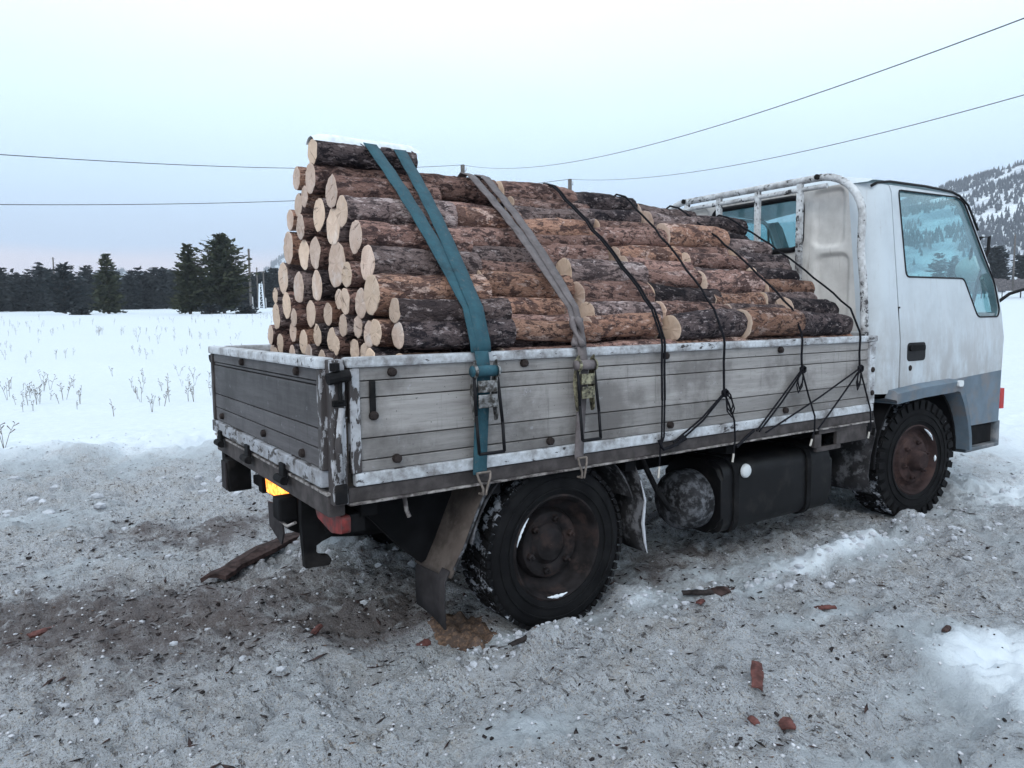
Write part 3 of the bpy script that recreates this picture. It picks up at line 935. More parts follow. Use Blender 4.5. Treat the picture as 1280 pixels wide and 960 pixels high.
# corner posts with latches
def corner_post(sx_x, sgn):
    p = empty('corner_post'); p.parent = T
    x0, x1 = sx_x
    ya, yb = sorted((sgn * (WY - .046), sgn * (WY + .004)))
    boxo('post', (x0, ya, .66), (x1, yb, 1.135), 'chipped_post_paint', p, .006)
    if x0 < 0:
        boxo('corner_block', (x0 + .004, ya + .002 if sgn > 0 else ya - .008, .665), (x1 - .004, yb + .008 if sgn > 0 else yb - .002, .73), 'black_steel', p, .006)
        yy = sgn * (WY + .016)
        bm = bmesh.new()
        tube(bm, [(x0 + .022, yy, .74), (x0 + .018, yy - sgn * .004, .86), (x0 + .030, yy, .98)], [.010, .013, .009], 8)
        obj('latch_bar', bm, 'chipped_post_paint', p, True)
        bm = bmesh.new()
        box(bm, (x0 + .004, min(yy, yy - sgn * .03), .985), (x0 + .048, max(yy, yy - sgn * .03), 1.005), .004)
        tube(bm, [(x0 - .012, yy, 1.075), (x0 + .06, yy, 1.085)], .020, 10)
        tube(bm, [(x0 + .028, yy, 1.0), (x0 + .028, yy, 1.08)], .008, 8)
        obj('latch', bm, 'black_steel', p)
        bm = bmesh.new(); tube(bm, [(x0 + .012, yy, 1.10), (x0 + .012, yy, 1.125)], .016, 10); obj('latch_cap', bm, 'black_steel', p)
corner_post((-.056, -.006), -1); corner_post((-.056, -.006), 1)

# bed deck, sill, headboard
boxo('bed_floor', (-.03, -.80, .655), (3.1, .80, .708), 'bed_floor', T, .004)
for sgn in (-1, 1):
    ya, yb = sorted((sgn * .80, sgn * (WY - .002)))
    s = boxo('bed_sill', (-.004, ya, .662), (3.10, yb, .711), 'sill_steel', T, .003)
    ya, yb = sorted((sgn * .80, sgn * (WY + .010)))
    boxo('sill_lip', (-.004, ya, .654), (3.10, yb, .6615), 'lip_paint', s, .002)
boxo('rear_beam', (-.062, -.80, .615), (-.004, .80, .69), 'sill_steel', T, .006)
boxo('beam_lip', (-.070, -.81, .690), (-.004, .81, .6995), 'lip_paint', T, .002)
boxo('headboard', (3.062, -.80, .712), (3.098, .80, 1.16), 'chipped_white_paint', T, .006)
# step bracket with a square hole at the front of the sill
bm = bmesh.new()
for lo, hi in [((2.60, -.832, .630), (3.06, -.812, .654)), ((2.56, -.832, .560), (2.62, -.812, .6295)), ((2.76, -.832, .560), (3.05, -.812, .6295)), ((2.58, -.832, .536), (2.80, -.812, .5595))]:
    box(bm, lo, hi, .003)
obj('step_bracket', bm, 'sill_steel', T)
tubeo('rope_hook', [(3.05, -.84, .60), (3.05, -.87, .59), (3.05, -.875, .63)], .009, 'black_steel', T)

# guard arch behind the cab
ga = empty('cab_guard'); ga.parent = T
def arch(xg, inset, r, tr, mat, nm, zt):
    pts = [(xg, -.812 + inset, 1.12), (xg, -.800 + inset, 1.40), (xg, -.775 + inset, 1.62)]
    c = (-.775 + inset + .26, zt - .27)
    for u, w in arc_pts(c, .265, math.pi * .97, math.pi * .5, 10): pts.append((xg, u, w))
    half = pts
    pts = half + [(xg, -y, z) for _, y, z in half[::-1]]
    return tubeo(nm, pts, tr, mat, ga, 12)
arch(3.035, 0, .25, .021, 'chipped_guard_paint', 'arch_tube', 2.055)
tubeo('cross_tube', [(3.035, -.56, 1.998), (3.035, .56, 1.998)], .014, 'chipped_guard_paint', ga, 10)
for y in (-.385, -.085, .22, .5):
    boxo('upright_bar', (3.022, y - .017, 1.12), (3.050, y + .017, 2.035), 'chipped_guard_paint', ga, .004)
for y in (-.51, .51):
    bm = bmesh.new(); lathe(bm, [(0, -.008), (.016, -.008), (.016, .006), (0, .006)], 12, 'X', (3.012, y, 2.052)); obj('rivet', bm, 'black_steel', ga)

# ---- cab
def Ys(z):           # half width of the cab side at height z
    s = .83 - .095 * max(0, z - 1.1)
    if z > 1.97: s -= .35 * (z - 1.97)
    return s
cab = T      # cab panels are parts of the truck itself

def sheet(outline, holes, sgn, off=0.0, split=None, thick=.012, cuts=()):
    bm = bmesh.new()
    es = []
    for loop in [outline] + holes:
        vs = [bm.verts.new((x, 0, z)) for x, z in loop]
        es += [bm.edges.new((vs[i], vs[(i + 1) % len(vs)])) for i in range(len(vs))]
    bmesh.ops.triangle_fill(bm, use_beauty=True, use_dissolve=False, edges=es)
    for zc in [1.1, 1.3, 1.5, 1.7, 1.9, 1.97]:
        bmesh.ops.bisect_plane(bm, geom=bm.verts[:] + bm.edges[:] + bm.faces[:], plane_co=(0, 0, zc), plane_no=(0, 0, 1))
    if split:
        bmesh.ops.bisect_plane(bm, geom=bm.verts[:] + bm.edges[:] + bm.faces[:], plane_co=(split[0], 0, split[1]), plane_no=Vector((-split[2], 0, 1)))
        for f in bm.faces:
            c = f.calc_center_median()
            if c.z < split[1] + split[2] * (c.x - split[0]) and c.x > 3.9: f.material_index = 1
    for v in bm.verts: v.co.y = sgn * (Ys(v.co.z) + off)
    r = bmesh.ops.extrude_face_region(bm, geom=bm.faces[:])
    for v in [g for g in r['geom'] if isinstance(g, bmesh.types.BMVert)]: v.co.y -= sgn * thick
    return bm

door_out = [(3.392, .828), (3.388, 1.1), (3.380, 2.008), (4.12, 2.020), (4.20, 2.008), (4.285, 1.955), (4.50, 1.66), (4.655, 1.42), (4.700, 1.25), (4.715, 1.09),
            (4.703, .868), (4.690, .515), (4.215, .520), (4.185, .60), (4.12, .72), (4.06, .80), (3.99, .832)]
win_out = round_poly([(3.455, 1.982), (4.195, 2.000), (4.262, 1.960), (4.489, 1.634), (4.618, 1.46), (4.668, 1.28), (4.640, 1.232), (4.350, 1.232), (4.19, 1.480), (3.485, 1.476)], .035, 4)
def inset_poly(pts, d):
    c = Vector((sum(p[0] for p in pts) / len(pts), sum(p[1] for p in pts) / len(pts)))
    return [tuple(Vector(p) + (c - Vector(p)).normalized() * d) for p in pts]
for sgn in (-1, 1):
    d = obj('door', sheet(door_out, [win_out], sgn, 0, (3.97, .838, .040)), ['cab_white', 'grey_trim'], cab)
    smooth_by_angle(d, 30)
    # rubber seal then glass
    bm = bmesh.new()
    tube(bm, [(x, sgn * (Ys(z) + .001), z) for x, z in win_out], .0055, 6, True, True)
    obj('window_seal', bm, 'rubber_seal', d, True)
    smooth_by_angle(obj('window_glass', sheet(win_out, [], sgn, -.008, None, .004), 'tinted_glass', d), 30)
    # quarter light divider
    bm = bmesh.new(); tube(bm, [(4.255, sgn * (Ys(1.96) - .006), 1.95), (4.33, sgn * (Ys(1.6) - .006), 1.6), (4.385, sgn * (Ys(1.25) - .006), 1.245)], .010, 6); 
    if sgn > 0: obj('window_divider', bm, 'rubber_seal', d, True)
    else: bm.free()
    # handle recess and lever, key lock
    bm = bmesh.new()
    prism(bm, round_poly([(3.458, .978), (3.668, .978), (3.668, 1.088), (3.458, 1.088)], .03), 'Y', sgn * .8315, sgn * .824)
    h_ = obj('door_handle', bm, 'rubber_seal', d)
    bm = bmesh.new(); prism(bm, round_poly([(3.48, 1.038), (3.65, 1.038), (3.65, 1.072), (3.48, 1.072)], .012), 'Y', sgn * .832, sgn * .842); obj('handle_lever', bm, 'black_steel', d)
    bm = bmesh.new(); lathe(bm, [(0, sgn * .836), (.012, sgn * .836), (.017, sgn * .833), (.017, sgn * .826)], 12, 'Y', (3.498, 0, .938)); obj('key_lock', bm, 'rusty_bolt', d)
    # rear quarter: flat strip, rounded corner, into the rear wall
    zs = [.80, .95, 1.1, 1.3, 1.5, 1.7, 1.85, 1.95, 2.005]
    bm = bmesh.new(); rows = []
    for z in zs:
        row = []
        yq = Ys(z); rc = .125
        row.append((3.373, yq - .02)); row.append((3.373, yq)); row.append((3.30, yq + .001))
        for u, w in arc_pts((3.275, yq - rc), rc, math.pi / 2, math.pi, 12): row.append((u, w))
        rows.append([bm.verts.new((x, sgn * y, z)) for x, y in row])
    for i in range(len(rows) - 1):
        for k in range(len(rows[0]) - 1): bm.faces.new((rows[i][k], rows[i][k + 1], rows[i + 1][k + 1], rows[i + 1][k]))
    smooth_by_angle(obj('rear_pillar', bm, 'cab_white', cab), 50)
    boxo('door_jamb', (3.376, min(sgn * .60, sgn * .812), .84), (3.40, max(sgn * .60, sgn * .812), 1.30), 'rubber_seal', cab, 0)
    # A pillar between door edge and windscreen
    edge = [(4.215, 2.003), (4.297, 1.957), (4.512, 1.66), (4.668, 1.42), (4.714, 1.25), (4.728, 1.09), (4.716, .868), (4.702, .515)]
    bm = bmesh.new(); rows = []
    for x, z in edge:
        y = Ys(z)
        rows.append([bm.verts.new((x - .03, sgn * (y - .012), z)), bm.verts.new((x - .012, sgn * (y + .0), z)), bm.verts.new((x + .012, sgn * (y - .010), z)), bm.verts.new((x + .035, sgn * (y - .050), z + .003)), bm.verts.new((x + .042, sgn * (y - .085), z + .003))])
    for i in range(len(rows) - 1):
        for k in range(4): bm.faces.new((rows[i][k], rows[i][k + 1], rows[i + 1][k + 1], rows[i + 1][k]))
    smooth_by_angle(obj('front_pillar', bm, 'cab_white', cab), 60)
    # drip rail
    bm = bmesh.new()
    tube(bm, [(3.19, sgn * (Ys(1.97) - .012), 1.985), (3.25, sgn * (Ys(2.01) + .004), 2.008), (3.38, sgn * (Ys(2.02) + .006), 2.026), (3.8, sgn * (Ys(2.025) + .006), 2.036), (4.12, sgn * (Ys(2.02) + .006), 2.030), (4.215, sgn * (Ys(2.0) + .004), 2.010),
              (4.305, sgn * (Ys(1.95) + .002), 1.955), (4.42, sgn * (Ys(1.8) + .002), 1.802)], .008, 6)
    obj('drip_rail', bm, 'rubber_seal', cab, True)

# rear wall with pressed recesses and a window opening
def sd_round(y, z, cy, cz, hy, hz, r):
    qx, qz = abs(y - cy) - hy + r, abs(z - cz) - hz + r
    return min(max(qx, qz), 0) + math.hypot(max(qx, 0), max(qz, 0)) - r
WIN = (0.02, 1.820, .345, .158, .06)
bm = bmesh.new(); rows = []
NYW, NZW = 116, 118
for j in range(NZW + 1):
    z = .80 + 1.215 * j / NZW; row = []
    hw = Ys(z) - .125
    for i in range(NYW + 1):
        y = -hw + 2 * hw * i / NYW
        ay = abs(y)
        d1 = sd_round(ay, z, .50, 1.83, .105, .175, .05)
        d2 = sd_round(ay, z, .525, 1.41, .115, .215, .06)
        dep = 0
        for d_ in (d1, d2): dep = max(dep, min(1, max(0, -d_ / .022)))
        dep = dep * dep * (3 - 2 * dep)
        row.append(bm.verts.new((3.150 + .022 * dep, y, z)))
    rows.append(row)
for j in range(NZW):
    for i in range(NYW):
        c = (rows[j][i].co + rows[j + 1][i + 1].co) / 2
        if sd_round(c.y, c.z, *WIN) < -.006: continue
        bm.faces.new((rows[j][i], rows[j][i + 1], rows[j + 1][i + 1], rows[j + 1][i]))
rw = obj('rear_wall', bm, 'cab_rear_white', cab, True)
wp = [(WIN[0] + sx_ * WIN[2], WIN[1] + sz_ * WIN[3]) for sx_, sz_ in ((-1, -1), (1, -1), (1, 1), (-1, 1))]
wp = round_poly(wp, .075, 6)
bm = bmesh.new(); tube(bm, [(3.146, y, z) for y, z in wp], .017, 8, True, True); rwin = obj('rear_window_seal', bm, 'rubber_seal', rw, True)
bm = bmesh.new(); prism(bm, wp, 'X', 3.149, 3.154); obj('rear_window_glass', bm, 'tinted_glass', rw)

# roof, windscreen, nose
bm = bmesh.new(); rows = []
for i in range(25):
    x = 3.150 + (4.235 - 3.150) * i / 24
    row = []
    for j in range(33):
        s = -1 + 2 * j / 32
        y = s * .738
        e = min(1, (x - 3.150) / .14); rear = math.sqrt(max(0, 1 - (1 - e) ** 2))
        e2 = min(1, (4.26 - x) / .30); front = math.sqrt(max(0, 1 - (1 - e2) ** 2))
        z = 2.004 + .075 * (1 - abs(s) ** 3.2) * (.15 + .85 * rear) * (.25 + .75 * front) + .020 * rear
        row.append(bm.verts.new((x + (.03 * (1 - s * s) if i == 24 else 0), y, z)))
    rows.append(row)
for i in range(24):
    for j in range(32): bm.faces.new((rows[i][j], rows[i + 1][j], rows[i + 1][j + 1], rows[i][j + 1]))
obj('roof', bm, 'cab_white', cab, True)

def lofted(name, top, bot, mat, n=20, m=10, bulge=.05, prev=None):
    bm = bmesh.new(); rows = []
    for j in range(m + 1):
        t_ = j / m
        x = top[0] + (bot[0] - top[0]) * t_; z = top[2] + (bot[2] - top[2]) * t_; hw = top[1] + (bot[1] - top[1]) * t_
        rows.append([bm.verts.new((x + bulge * (1 - (2 * i / n - 1) ** 2), (2 * i / n - 1) * hw, z)) for i in range(n + 1)])
    for j in range(m):
        for i in range(n): bm.faces.new((rows[j][i], rows[j][i + 1], rows[j + 1][i + 1], rows[j + 1][i]))
    return obj(name, bm, mat, cab, True)
lofted('windscreen', (4.262, .690, 2.00), (4.745, .735, 1.262), 'tinted_glass')
lofted('front_panel', (4.748, .745, 1.262), (4.752, .755, .52), 'cab_white')
boxo('cab_floor', (3.2, -.78, .78), (4.15, .78, .83), 'chassis_black', cab, 0)
boxo('front_floor', (4.15, -.78, .50), (4.70, .78, .54), 'chassis_black', cab, 0)
# interior
boxo('seat_cushion', (3.42, -.70, .92), (3.98, .70, 1.10), 'seat_fabric', cab, .04)
for y in (-.42, .34):
    boxo('seat_back', (3.30, y - .25, 1.08), (3.42, y + .25, 1.50), 'seat_fabric', cab, .04)
boxo('dashboard', (4.34, -.72, 1.02), (4.66, .72, 1.225), 'interior_grey', cab, .04)
bm = bmesh.new()
M_ = Matrix.Translation((4.20, -.36, 1.27)) @ Matrix.Rotation(rad(-28), 4, 'Y')
tube(bm, [M_ @ Vector((.195 * math.cos(a), .195 * math.sin(a), 0)) for a in [2 * math.pi * k / 28 for k in range(28)]], .013, 8, True, True)
for a in (0.3, 2.4, 4.6): tube(bm, [M_ @ Vector((0, 0, -.03)), M_ @ Vector((.19 * math.cos(a), .19 * math.sin(a), 0))], .011, 6)
tube(bm, [M_ @ Vector((0, 0, -.02)), (4.45, -.36, 1.06)], .025, 8)
obj('steering_wheel', bm, 'interior_grey', cab, True)

# flare, wheel arch, bumper
def flare(sgn):
    path = [(3.245, .775), (3.27, .822), (3.60, .842), (3.97, .850), (4.035, .842), (4.085, .795), (4.135, .70), (4.185, .58), (4.215, .47), (4.225, .375)]
    wid = [.055, .082, .084, .084, .080, .058, .042, .036, .034, .032]
    bm = bmesh.new(); rows = []
    for i, (x, z) in enumerate(path):
        a = Vector(path[max(0, i - 1)]); b = Vector(path[min(len(path) - 1, i + 1)])
        d = (b - a).normalized(); nrm = Vector((d.y, -d.x))      # toward wheel
        q_ = Vector((x, z)) + nrm * wid[i]
        rows.append([bm.verts.new((x, sgn * .822, z)), bm.verts.new((x, sgn * .862, z - .004)), bm.verts.new((x + nrm.x * .02, sgn * .882, z + nrm.y * .02)), bm.verts.new((q_.x, sgn * .872, q_.y)), bm.verts.new((q_.x, sgn * .70, q_.y))])
    for i in range(len(rows) - 1):
        for k in range(4): bm.faces.new((rows[i][k], rows[i][k + 1], rows[i + 1][k + 1], rows[i + 1][k]))
    bm.faces.new(rows[0]); bm.faces.new(rows[-1][::-1])
    fo_ = obj('wheel_flare', bm, 'grey_trim', cab); smooth_by_angle(fo_, 35)
    bm = bmesh.new(); prism(bm, round_poly([(3.975, .800), (4.035, .800), (4.035, .838), (3.975, .838)], .015), 'Y', sgn * .878, sgn * .892); obj('side_marker', bm, 'white_lens', fo_)
for sgn in (-1, 1): flare(sgn)
for sgn in (-1, 1):
    # inner wheel housing
    bm = bmesh.new()
    prof = arc_pts((3.68, .36), .49, 0.0, math.pi, 18)
    outer = prof + [(x, z + .0) for x, z in arc_pts((3.68, .36), .475, math.pi, 0.0, 18)]
    prism(bm, outer, 'Y', sgn * .42, sgn * .80)
    obj('wheel_housing', bm, 'chassis_black', cab)
    boxo('housing_back', (3.2, min(sgn * .40, sgn * .42), .36), (4.2, max(sgn * .40, sgn * .42), .80), 'chassis_black', cab, 0)
    # entry step under the grey panel and bumper end
    bm = bmesh.new()
    ya, yb = sorted((sgn * .60, sgn * .800))
    box(bm, (4.245, ya, .375), (4.66, yb, .505), .006)
    st_ = obj('entry_step', bm, 'black_steel', cab)
    ya, yb = sorted((sgn * .62, sgn * .838))
    boxo('step_tread', (4.22, ya, .345), (4.68, yb, .372), 'grey_bumper', st_, .006)
    ya, yb = sorted((sgn * .58, sgn * .828))
    boxo('step_post', (4.232, ya, .355), (4.244, yb, .515), 'muddy_fender', st_, .003)
    bm = bmesh.new()
    prism(bm, round_poly([(4.665, sgn * .832), (4.73, sgn * .828), (4.79, sgn * .78), (4.80, 0), (4.665, 0)], .03), 'Z', .345, .512)
    obj('front_bumper', bm, 'grey_bumper', cab)
    bm = bmesh.new()
    prism(bm, round_poly([(4.70, sgn * .832), (4.742, sgn * .842), (4.765, sgn * .80), (4.765, sgn * .70), (4.72, sgn * .70)], .01), 'Z', .60, .74)
    obj('turn_signal', bm, 'marker_lens', cab)
# side mirror on curved arms, near front corner; and a small pale front mirror with a looped stay
mr = empty('side_mirror'); mr.parent = cab
tubeo('mirror_arm', [(4.69, -.80, 1.335), (4.72, -.85, 1.385), (4.79, -.90, 1.412), (4.95, -.95, 1.42), (5.15, -.96, 1.42)], .011, 'rubber_seal', mr)
bm = bmesh.new(); prism(bm, round_poly([(-1.08, 1.30), (-.86, 1.30), (-.86, 1.60), (-1.08, 1.60)], .04), 'X', 5.14, 5.19); obj('mirror_head', bm, 'rubber_seal', mr)
fm = empty('front_mirror'); fm.parent = cab
bm = bmesh.new()
rings, _f = lathe(bm, [(.001, .055), (.05, .05), (.082, .03), (.095, 0), (.09, -.012), (.001, -.016)], 20, 'X', (0, 0, 0))
for v in bm.verts: v.co = Vector((v.co.x, v.co.y * 1.25, v.co.z)); v.co += Vector((4.93, -.515, 1.575))
obj('mirror_head', bm, 'mirror_white', fm, True)
tubeo('mirror_stay', [(4.93, -.50, 1.64), (4.90, -.52, 1.72), (4.92, -.57, 1.80), (4.93, -.62, 1.80), (4.92, -.62, 1.70), (4.84, -.60, 1.50), (4.79, -.58, 1.27)], .012, 'rubber_seal', fm)

# ---- chassis, axles, wheels
for sgn in (-1, 1):
    ya, yb = sorted((sgn * .30, sgn * .37))
    boxo('frame_rail', (.02, ya, .47), (4.6, yb, .62), 'chassis_black', T, .006)
for k, x in enumerate((.05, .55, 1.25, 1.9, 2.6, 3.1)):
    boxo('cross_member', (x, -.80, .60), (x + .06, .80, .652), 'chassis_black', T, .004)
    boxo('frame_tie', (x, -.298, .49), (x + .05, .298, .58), 'chassis_black', T, .004)
def axle(x):
    bm = bmesh.new()
    tube(bm, [(x, -.66, .345), (x, -.15, .345), (x, 0, .345), (x, .15, .345), (x, .66, .345)], [.05, .055, .13, .055, .05], 14)
    obj('axle', bm, 'chassis_black', T, True)
    for sgn in (-1, 1):
        bm = bmesh.new()
        for l in range(4):
            w = .52 - l * .1
            tube(bm, [(x - w, sgn * .40, .47 + .02 - l * .018), (x, sgn * .40, .40 - l * .018), (x + w, sgn * .40, .47 + .02 - l * .018)], .012, 6)
        obj('leaf_spring', bm, 'chassis_black', T)
axle(.89); axle(3.68)

def wheel(x, y, r, steer, front, sgn):
    w = empty('wheel', (x, y, r - .012)); w.parent = T
    w.rotation_euler = (0, random.random() * 6 if False else 0, rad(steer))
    o_ = sgn                       # outward direction along Y
    wd = .105
    bm = bmesh.new()
    prof = [(.205, wd * .82), (.225, wd * .95), (.26, wd), (.305, wd * .98), (r - .022, wd * .90), (r - .010, wd * .80)]
    full = prof + [(a, -b) for a, b in prof[::-1]]
    rings, fs = lathe(bm, [(a, b * 1) for a, b in full], 56, 'Y')
    for f in fs:
        c = f.calc_center_median()
        if math.hypot(c.x, c.z) > r - .014 and abs(c.y) < wd * .86: f.material_index = 1
    # sidewall ribs
    for rr_ in (.243, .285): tube(bm, [(rr_ * math.cos(a), o_ * (wd + .001), rr_ * math.sin(a)) for a in [2 * math.pi * k / 56 for k in range(56)]], .004, 5, True, True)
    # tread blocks
    nb = 34 if front else 58
    for k in range(nb):
        a = 2 * math.pi * k / nb
        rows_ = ((-.078, .05, 0), (-.026, .044, .5), (.026, .044, 0), (.078, .05, .5)) if not front else ((-.07, .062, 0), (-.005, .05, .5), (.062, .062, 0))
        for yy, ww, ph in rows_:
            aa = a + ph * 2 * math.pi / nb
            L_ = (2 * math.pi * r / nb) * (.60 if front else .70)
            M2 = Matrix.Rotation(-aa, 4, 'Y') @ Matrix.Translation((r - .007, yy, 0)) @ Matrix.Rotation(rad(14 if (yy > 0) else -14), 4, 'X')
            hgt = .016 if front else .010
            vs = box(bm, (-hgt, -ww / 2, -L_ / 2), (hgt * .55, ww / 2, L_ / 2), 0, M2)
        if front:      # shoulder lugs
            for s_ in (-1, 1):
                M2 = Matrix.Rotation(-a, 4, 'Y') @ Matrix.Translation((r - .030, s_ * (wd - .006), 0))
                box(bm, (-.026, -.010, -L_ / 2 * .9), (.026, .010, L_ / 2 * .9), 0, M2)
    ty = obj('tyre', bm, ['tyre_rubber', 'tyre_tread'], w)
    for p in ty.data.polygons:
        c = p.center
        if math.hypot(c.x, c.z) > r - .016 and abs(c.y) < wd * .9: p.material_index = 1
    smooth_by_angle(ty, 35)
    rm = 'rust_rim_front' if front else 'rust_rim'
    bm = bmesh.new()
    if front:
        pr = [(.218, .085), (.222, .095), (.212, .100), (.200, .088), (.192, .06), (.170, .050), (.155, .055), (.140, .078), (.105, .088), (.072, .086), (.066, .10), (.060, .135), (.045, .150), (.001, .152)]
    else:
        pr = [(.218, .085), (.222, .095), (.212, .100), (.200, .088), (.192, .040), (.165, .010), (.150, .004), (.142, .028), (.135, .040), (.115, .044), (.085, .030), (.075, .034), (.066, .046), (.001, .050)]
    lathe(bm, [(a, o_ * b) for a, b in pr], 48, 'Y')
    rim = smooth_by_angle(obj('rim', bm, rm, w), 40)
    for k in range(6):
        a = 2 * math.pi * k / 6 + .3
        R_ = .108; h0 = .084 if front else .040
        bm = bmesh.new()
        lathe(bm, [(.015, o_ * h0), (.015, o_ * (h0 + .018)), (.008, o_ * (h0 + .022)), (.006, o_ * (h0 + .034)), (0, o_ * (h0 + .034))], 6, 'Y', (R_ * math.cos(a), 0, R_ * math.sin(a)))
        obj('wheel_nut', bm, rm, w)
    # packed snow along the rim lip
    arcs = [(2.35, 2.95), (4.45, 4.95)] if not front else [(.55, 1.15), (-.15, .05)]
    for a0, a1 in arcs:
        n_ = 14
        pts = [(.203 * math.cos(a0 + (a1 - a0) * k / n_), o_ * .093, .203 * math.sin(a0 + (a1 - a0) * k / n_)) for k in range(n_ + 1)]
        tubeo('packed_snow', pts, [.0015 + .0065 * math.sin(math.pi * k / n_) * random.uniform(.6, 1.2) for k in range(n_ + 1)], 'snow_crust', w, 7)
    return w
wheel(.89, -.695, .345, 0, False, -1)
wheel(.89, .695, .345, 0, False, 1)
wheel(3.68, -.70, .372, -6, True, -1)
wheel(3.68, .70, .372, -6, True, 1)

# rear mudguards and flaps
for sgn in (-1, 1):
    bm = bmesh.new()
    pts = arc_pts((.89, .34), .425, rad(168), rad(20), 20)
    pts2 = arc_pts((.89, .34), .418, rad(20), rad(168), 20)
    prism(bm, pts + pts2, 'Y', *sorted((sgn * .57, sgn * .805)))
    obj('mudguard', bm, 'muddy_fender', T)
    bm = bmesh.new()
    # main flap hanging behind the wheel, folded at the bottom
    rows = []
    for x, z in [(.56, .66), (.50, .55), (.44, .42), (.395, .335), (.385, .315)]:
        rows.append([bm.verts.new((x + .012 * math.sin(y * 9), sgn * y, z)) for y in (.555, .62, .68, .74, .80)])
    for i in range(len(rows) - 1):
        for k in range(4): bm.faces.new((rows[i][k], rows[i][k + 1], rows[i + 1][k + 1], rows[i + 1][k]))
    r_ = bmesh.ops.extrude_face_region(bm, geom=bm.faces[:])
    for v in [g_ for g_ in r_['geom'] if isinstance(g_, bmesh.types.BMVert)]: v.co.x -= .010
    mf = obj('mudflap', bm, 'mudflap_rubber', T, True)
    bm = bmesh.new(); rows = []
    for x, z in [(.392, .338), (.372, .30), (.368, .22), (.372, .145)]:
        rows.append([bm.verts.new((x + .01 * math.sin(y * 12), sgn * y, z - .10 * (y - .56) * (1 if z < .2 else 0))) for y in (.555, .62, .68, .74, .79)])
    for i in range(len(rows) - 1):
        for k in range(4): bm.faces.new((rows[i][k], rows[i][k + 1], rows[i + 1][k + 1], rows[i + 1][k]))
    r_ = bmesh.ops.extrude_face_region(bm, geom=bm.faces[:])
    for v in [g_ for g_ in r_['geom'] if isinstance(g_, bmesh.types.BMVert)]: v.co.x -= .008
    obj('lower_flap', bm, 'mudflap_dark', mf, True)
    tubeo('frost_edge', [(.565, sgn * .803, .655), (.505, sgn * .805, .55), (.445, sgn * .804, .42), (.40, sgn * .803, .345)], .005, 'tank_frosted', mf, 6)
    # front edge of the mudguard, bent and frosted
    bm = bmesh.new(); rows = []
    for x, z in [(1.30, .62), (1.335, .55), (1.36, .46), (1.345, .36), (1.36, .27), (1.375, .22)]:
        rows.append([bm.verts.new((x + (.02 if y < .6 else 0), sgn * y, z)) for y in (.56, .68, .80)])
    for i in range(len(rows) - 1):
        for k in range(2): bm.faces.new((rows[i][k], rows[i][k + 1], rows[i + 1][k + 1], rows[i + 1][k]))
    r_ = bmesh.ops.extrude_face_region(bm, geom=bm.faces[:])
    for v in [g_ for g_ in r_['geom'] if isinstance(g_, bmesh.types.BMVert)]: v.co.x += .008
    fg = obj('front_guard', bm, 'muddy_fender', T, True)
    tubeo('frost_edge', [(1.336, sgn * .803, .55), (1.362, sgn * .804, .46), (1.348, sgn * .805, .36), (1.362, sgn * .804, .27), (1.377, sgn * .803, .22)], [.002, .005, .008, .006, .002], 'snow_clod', fg, 6)

# splash guard behind the front wheel
bm = bmesh.new(); rows = []
for x, z in [(3.16, .70), (3.20, .58), (3.15, .45), (3.13, .33), (3.17, .22)]:
    rows.append([bm.verts.new((x, -y, z)) for y in (.50, .62, .72, .80)])
for i in range(len(rows) - 1):
    for k in range(3): bm.faces.new((rows[i][k], rows[i][k + 1], rows[i + 1][k + 1], rows[i + 1][k]))
r_ = bmesh.ops.extrude_face_region(bm, geom=bm.faces[:])
for v in [g_ for g_ in r_['geom'] if isinstance(g_, bmesh.types.BMVert)]: v.co.x += .010
obj('splash_guard', bm, 'muddy_fender', T, True)

# fuel tank (long black box with rounded edges) and frosted air reservoir behind it
def rounded_bar(name, x0, x1, yc, zc, hy, hz, r, mat, parent):
    prof = round_poly([(yc - hy, zc - hz), (yc + hy, zc - hz), (yc + hy, zc + hz), (yc - hy, zc + hz)], r, 6)
    bm = bmesh.new(); prism(bm, prof, 'X', x0, x1)
    es = [e for e in bm.edges if abs(e.verts[0].co.x - e.verts[1].co.x) < 1e-6]
    bmesh.ops.bevel(bm, geom=es, offset=.02, segments=3, affect='EDGES')
    return smooth_by_angle(obj(name, bm, mat, parent), 45)
tk = rounded_bar('fuel_tank', 1.93, 2.86, -.56, .36, .185, .185, .09, 'tank_black', T)
for x in (2.02, 2.62):
    prof = round_poly([(-.755, .165), (-.365, .165), (-.365, .555), (-.755, .555)], .095, 6)
    bm = bmesh.new(); prism(bm, prof, 'X', x, x + .035); obj('tank_strap', bm, 'black_steel', tk)
bm = bmesh.new(); lathe(bm, [(0, -.012), (.028, -.012), (.034, -.006), (.036, .004)], 20, 'Y', (2.11, -.75, .485)); obj('reflector', bm, 'white_lens', tk, True)
bm = bmesh.new()
lathe(bm, [(0, 1.745), (.08, 1.748), (.125, 1.77), (.145, 1.80), (.15, 1.83), (.15, 1.905), (.13, 1.918), (0, 1.92)], 28, 'X', (0, -.58, .345))
smooth_by_angle(obj('air_tank', bm, 'tank_frosted', T), 40)
tubeo('air_hose', [(1.52, -.60, .62), (1.56, -.68, .45), (1.62, -.70, .36), (1.70, -.66, .33)], .014, 'black_steel', T)
tubeo('exhaust_pipe', [(2.9, .2, .36), (2.0, .22, .36), (1.4, .2, .40), (.9, .1, .52), (.2, .15, .42)], .035, 'rust_rim', T, 10)
sp_ = empty('spare_wheel', (.35, .0, .47)); sp_.parent = T
bm = bmesh.new(); lathe(bm, [(.2, .08), (.25, .10), (.32, .09), (.34, .04), (.34, -.04), (.32, -.09), (.25, -.1), (.2, -.08)], 40, 'Z'); obj('tyre', bm, 'tyre_rubber', sp_, True)

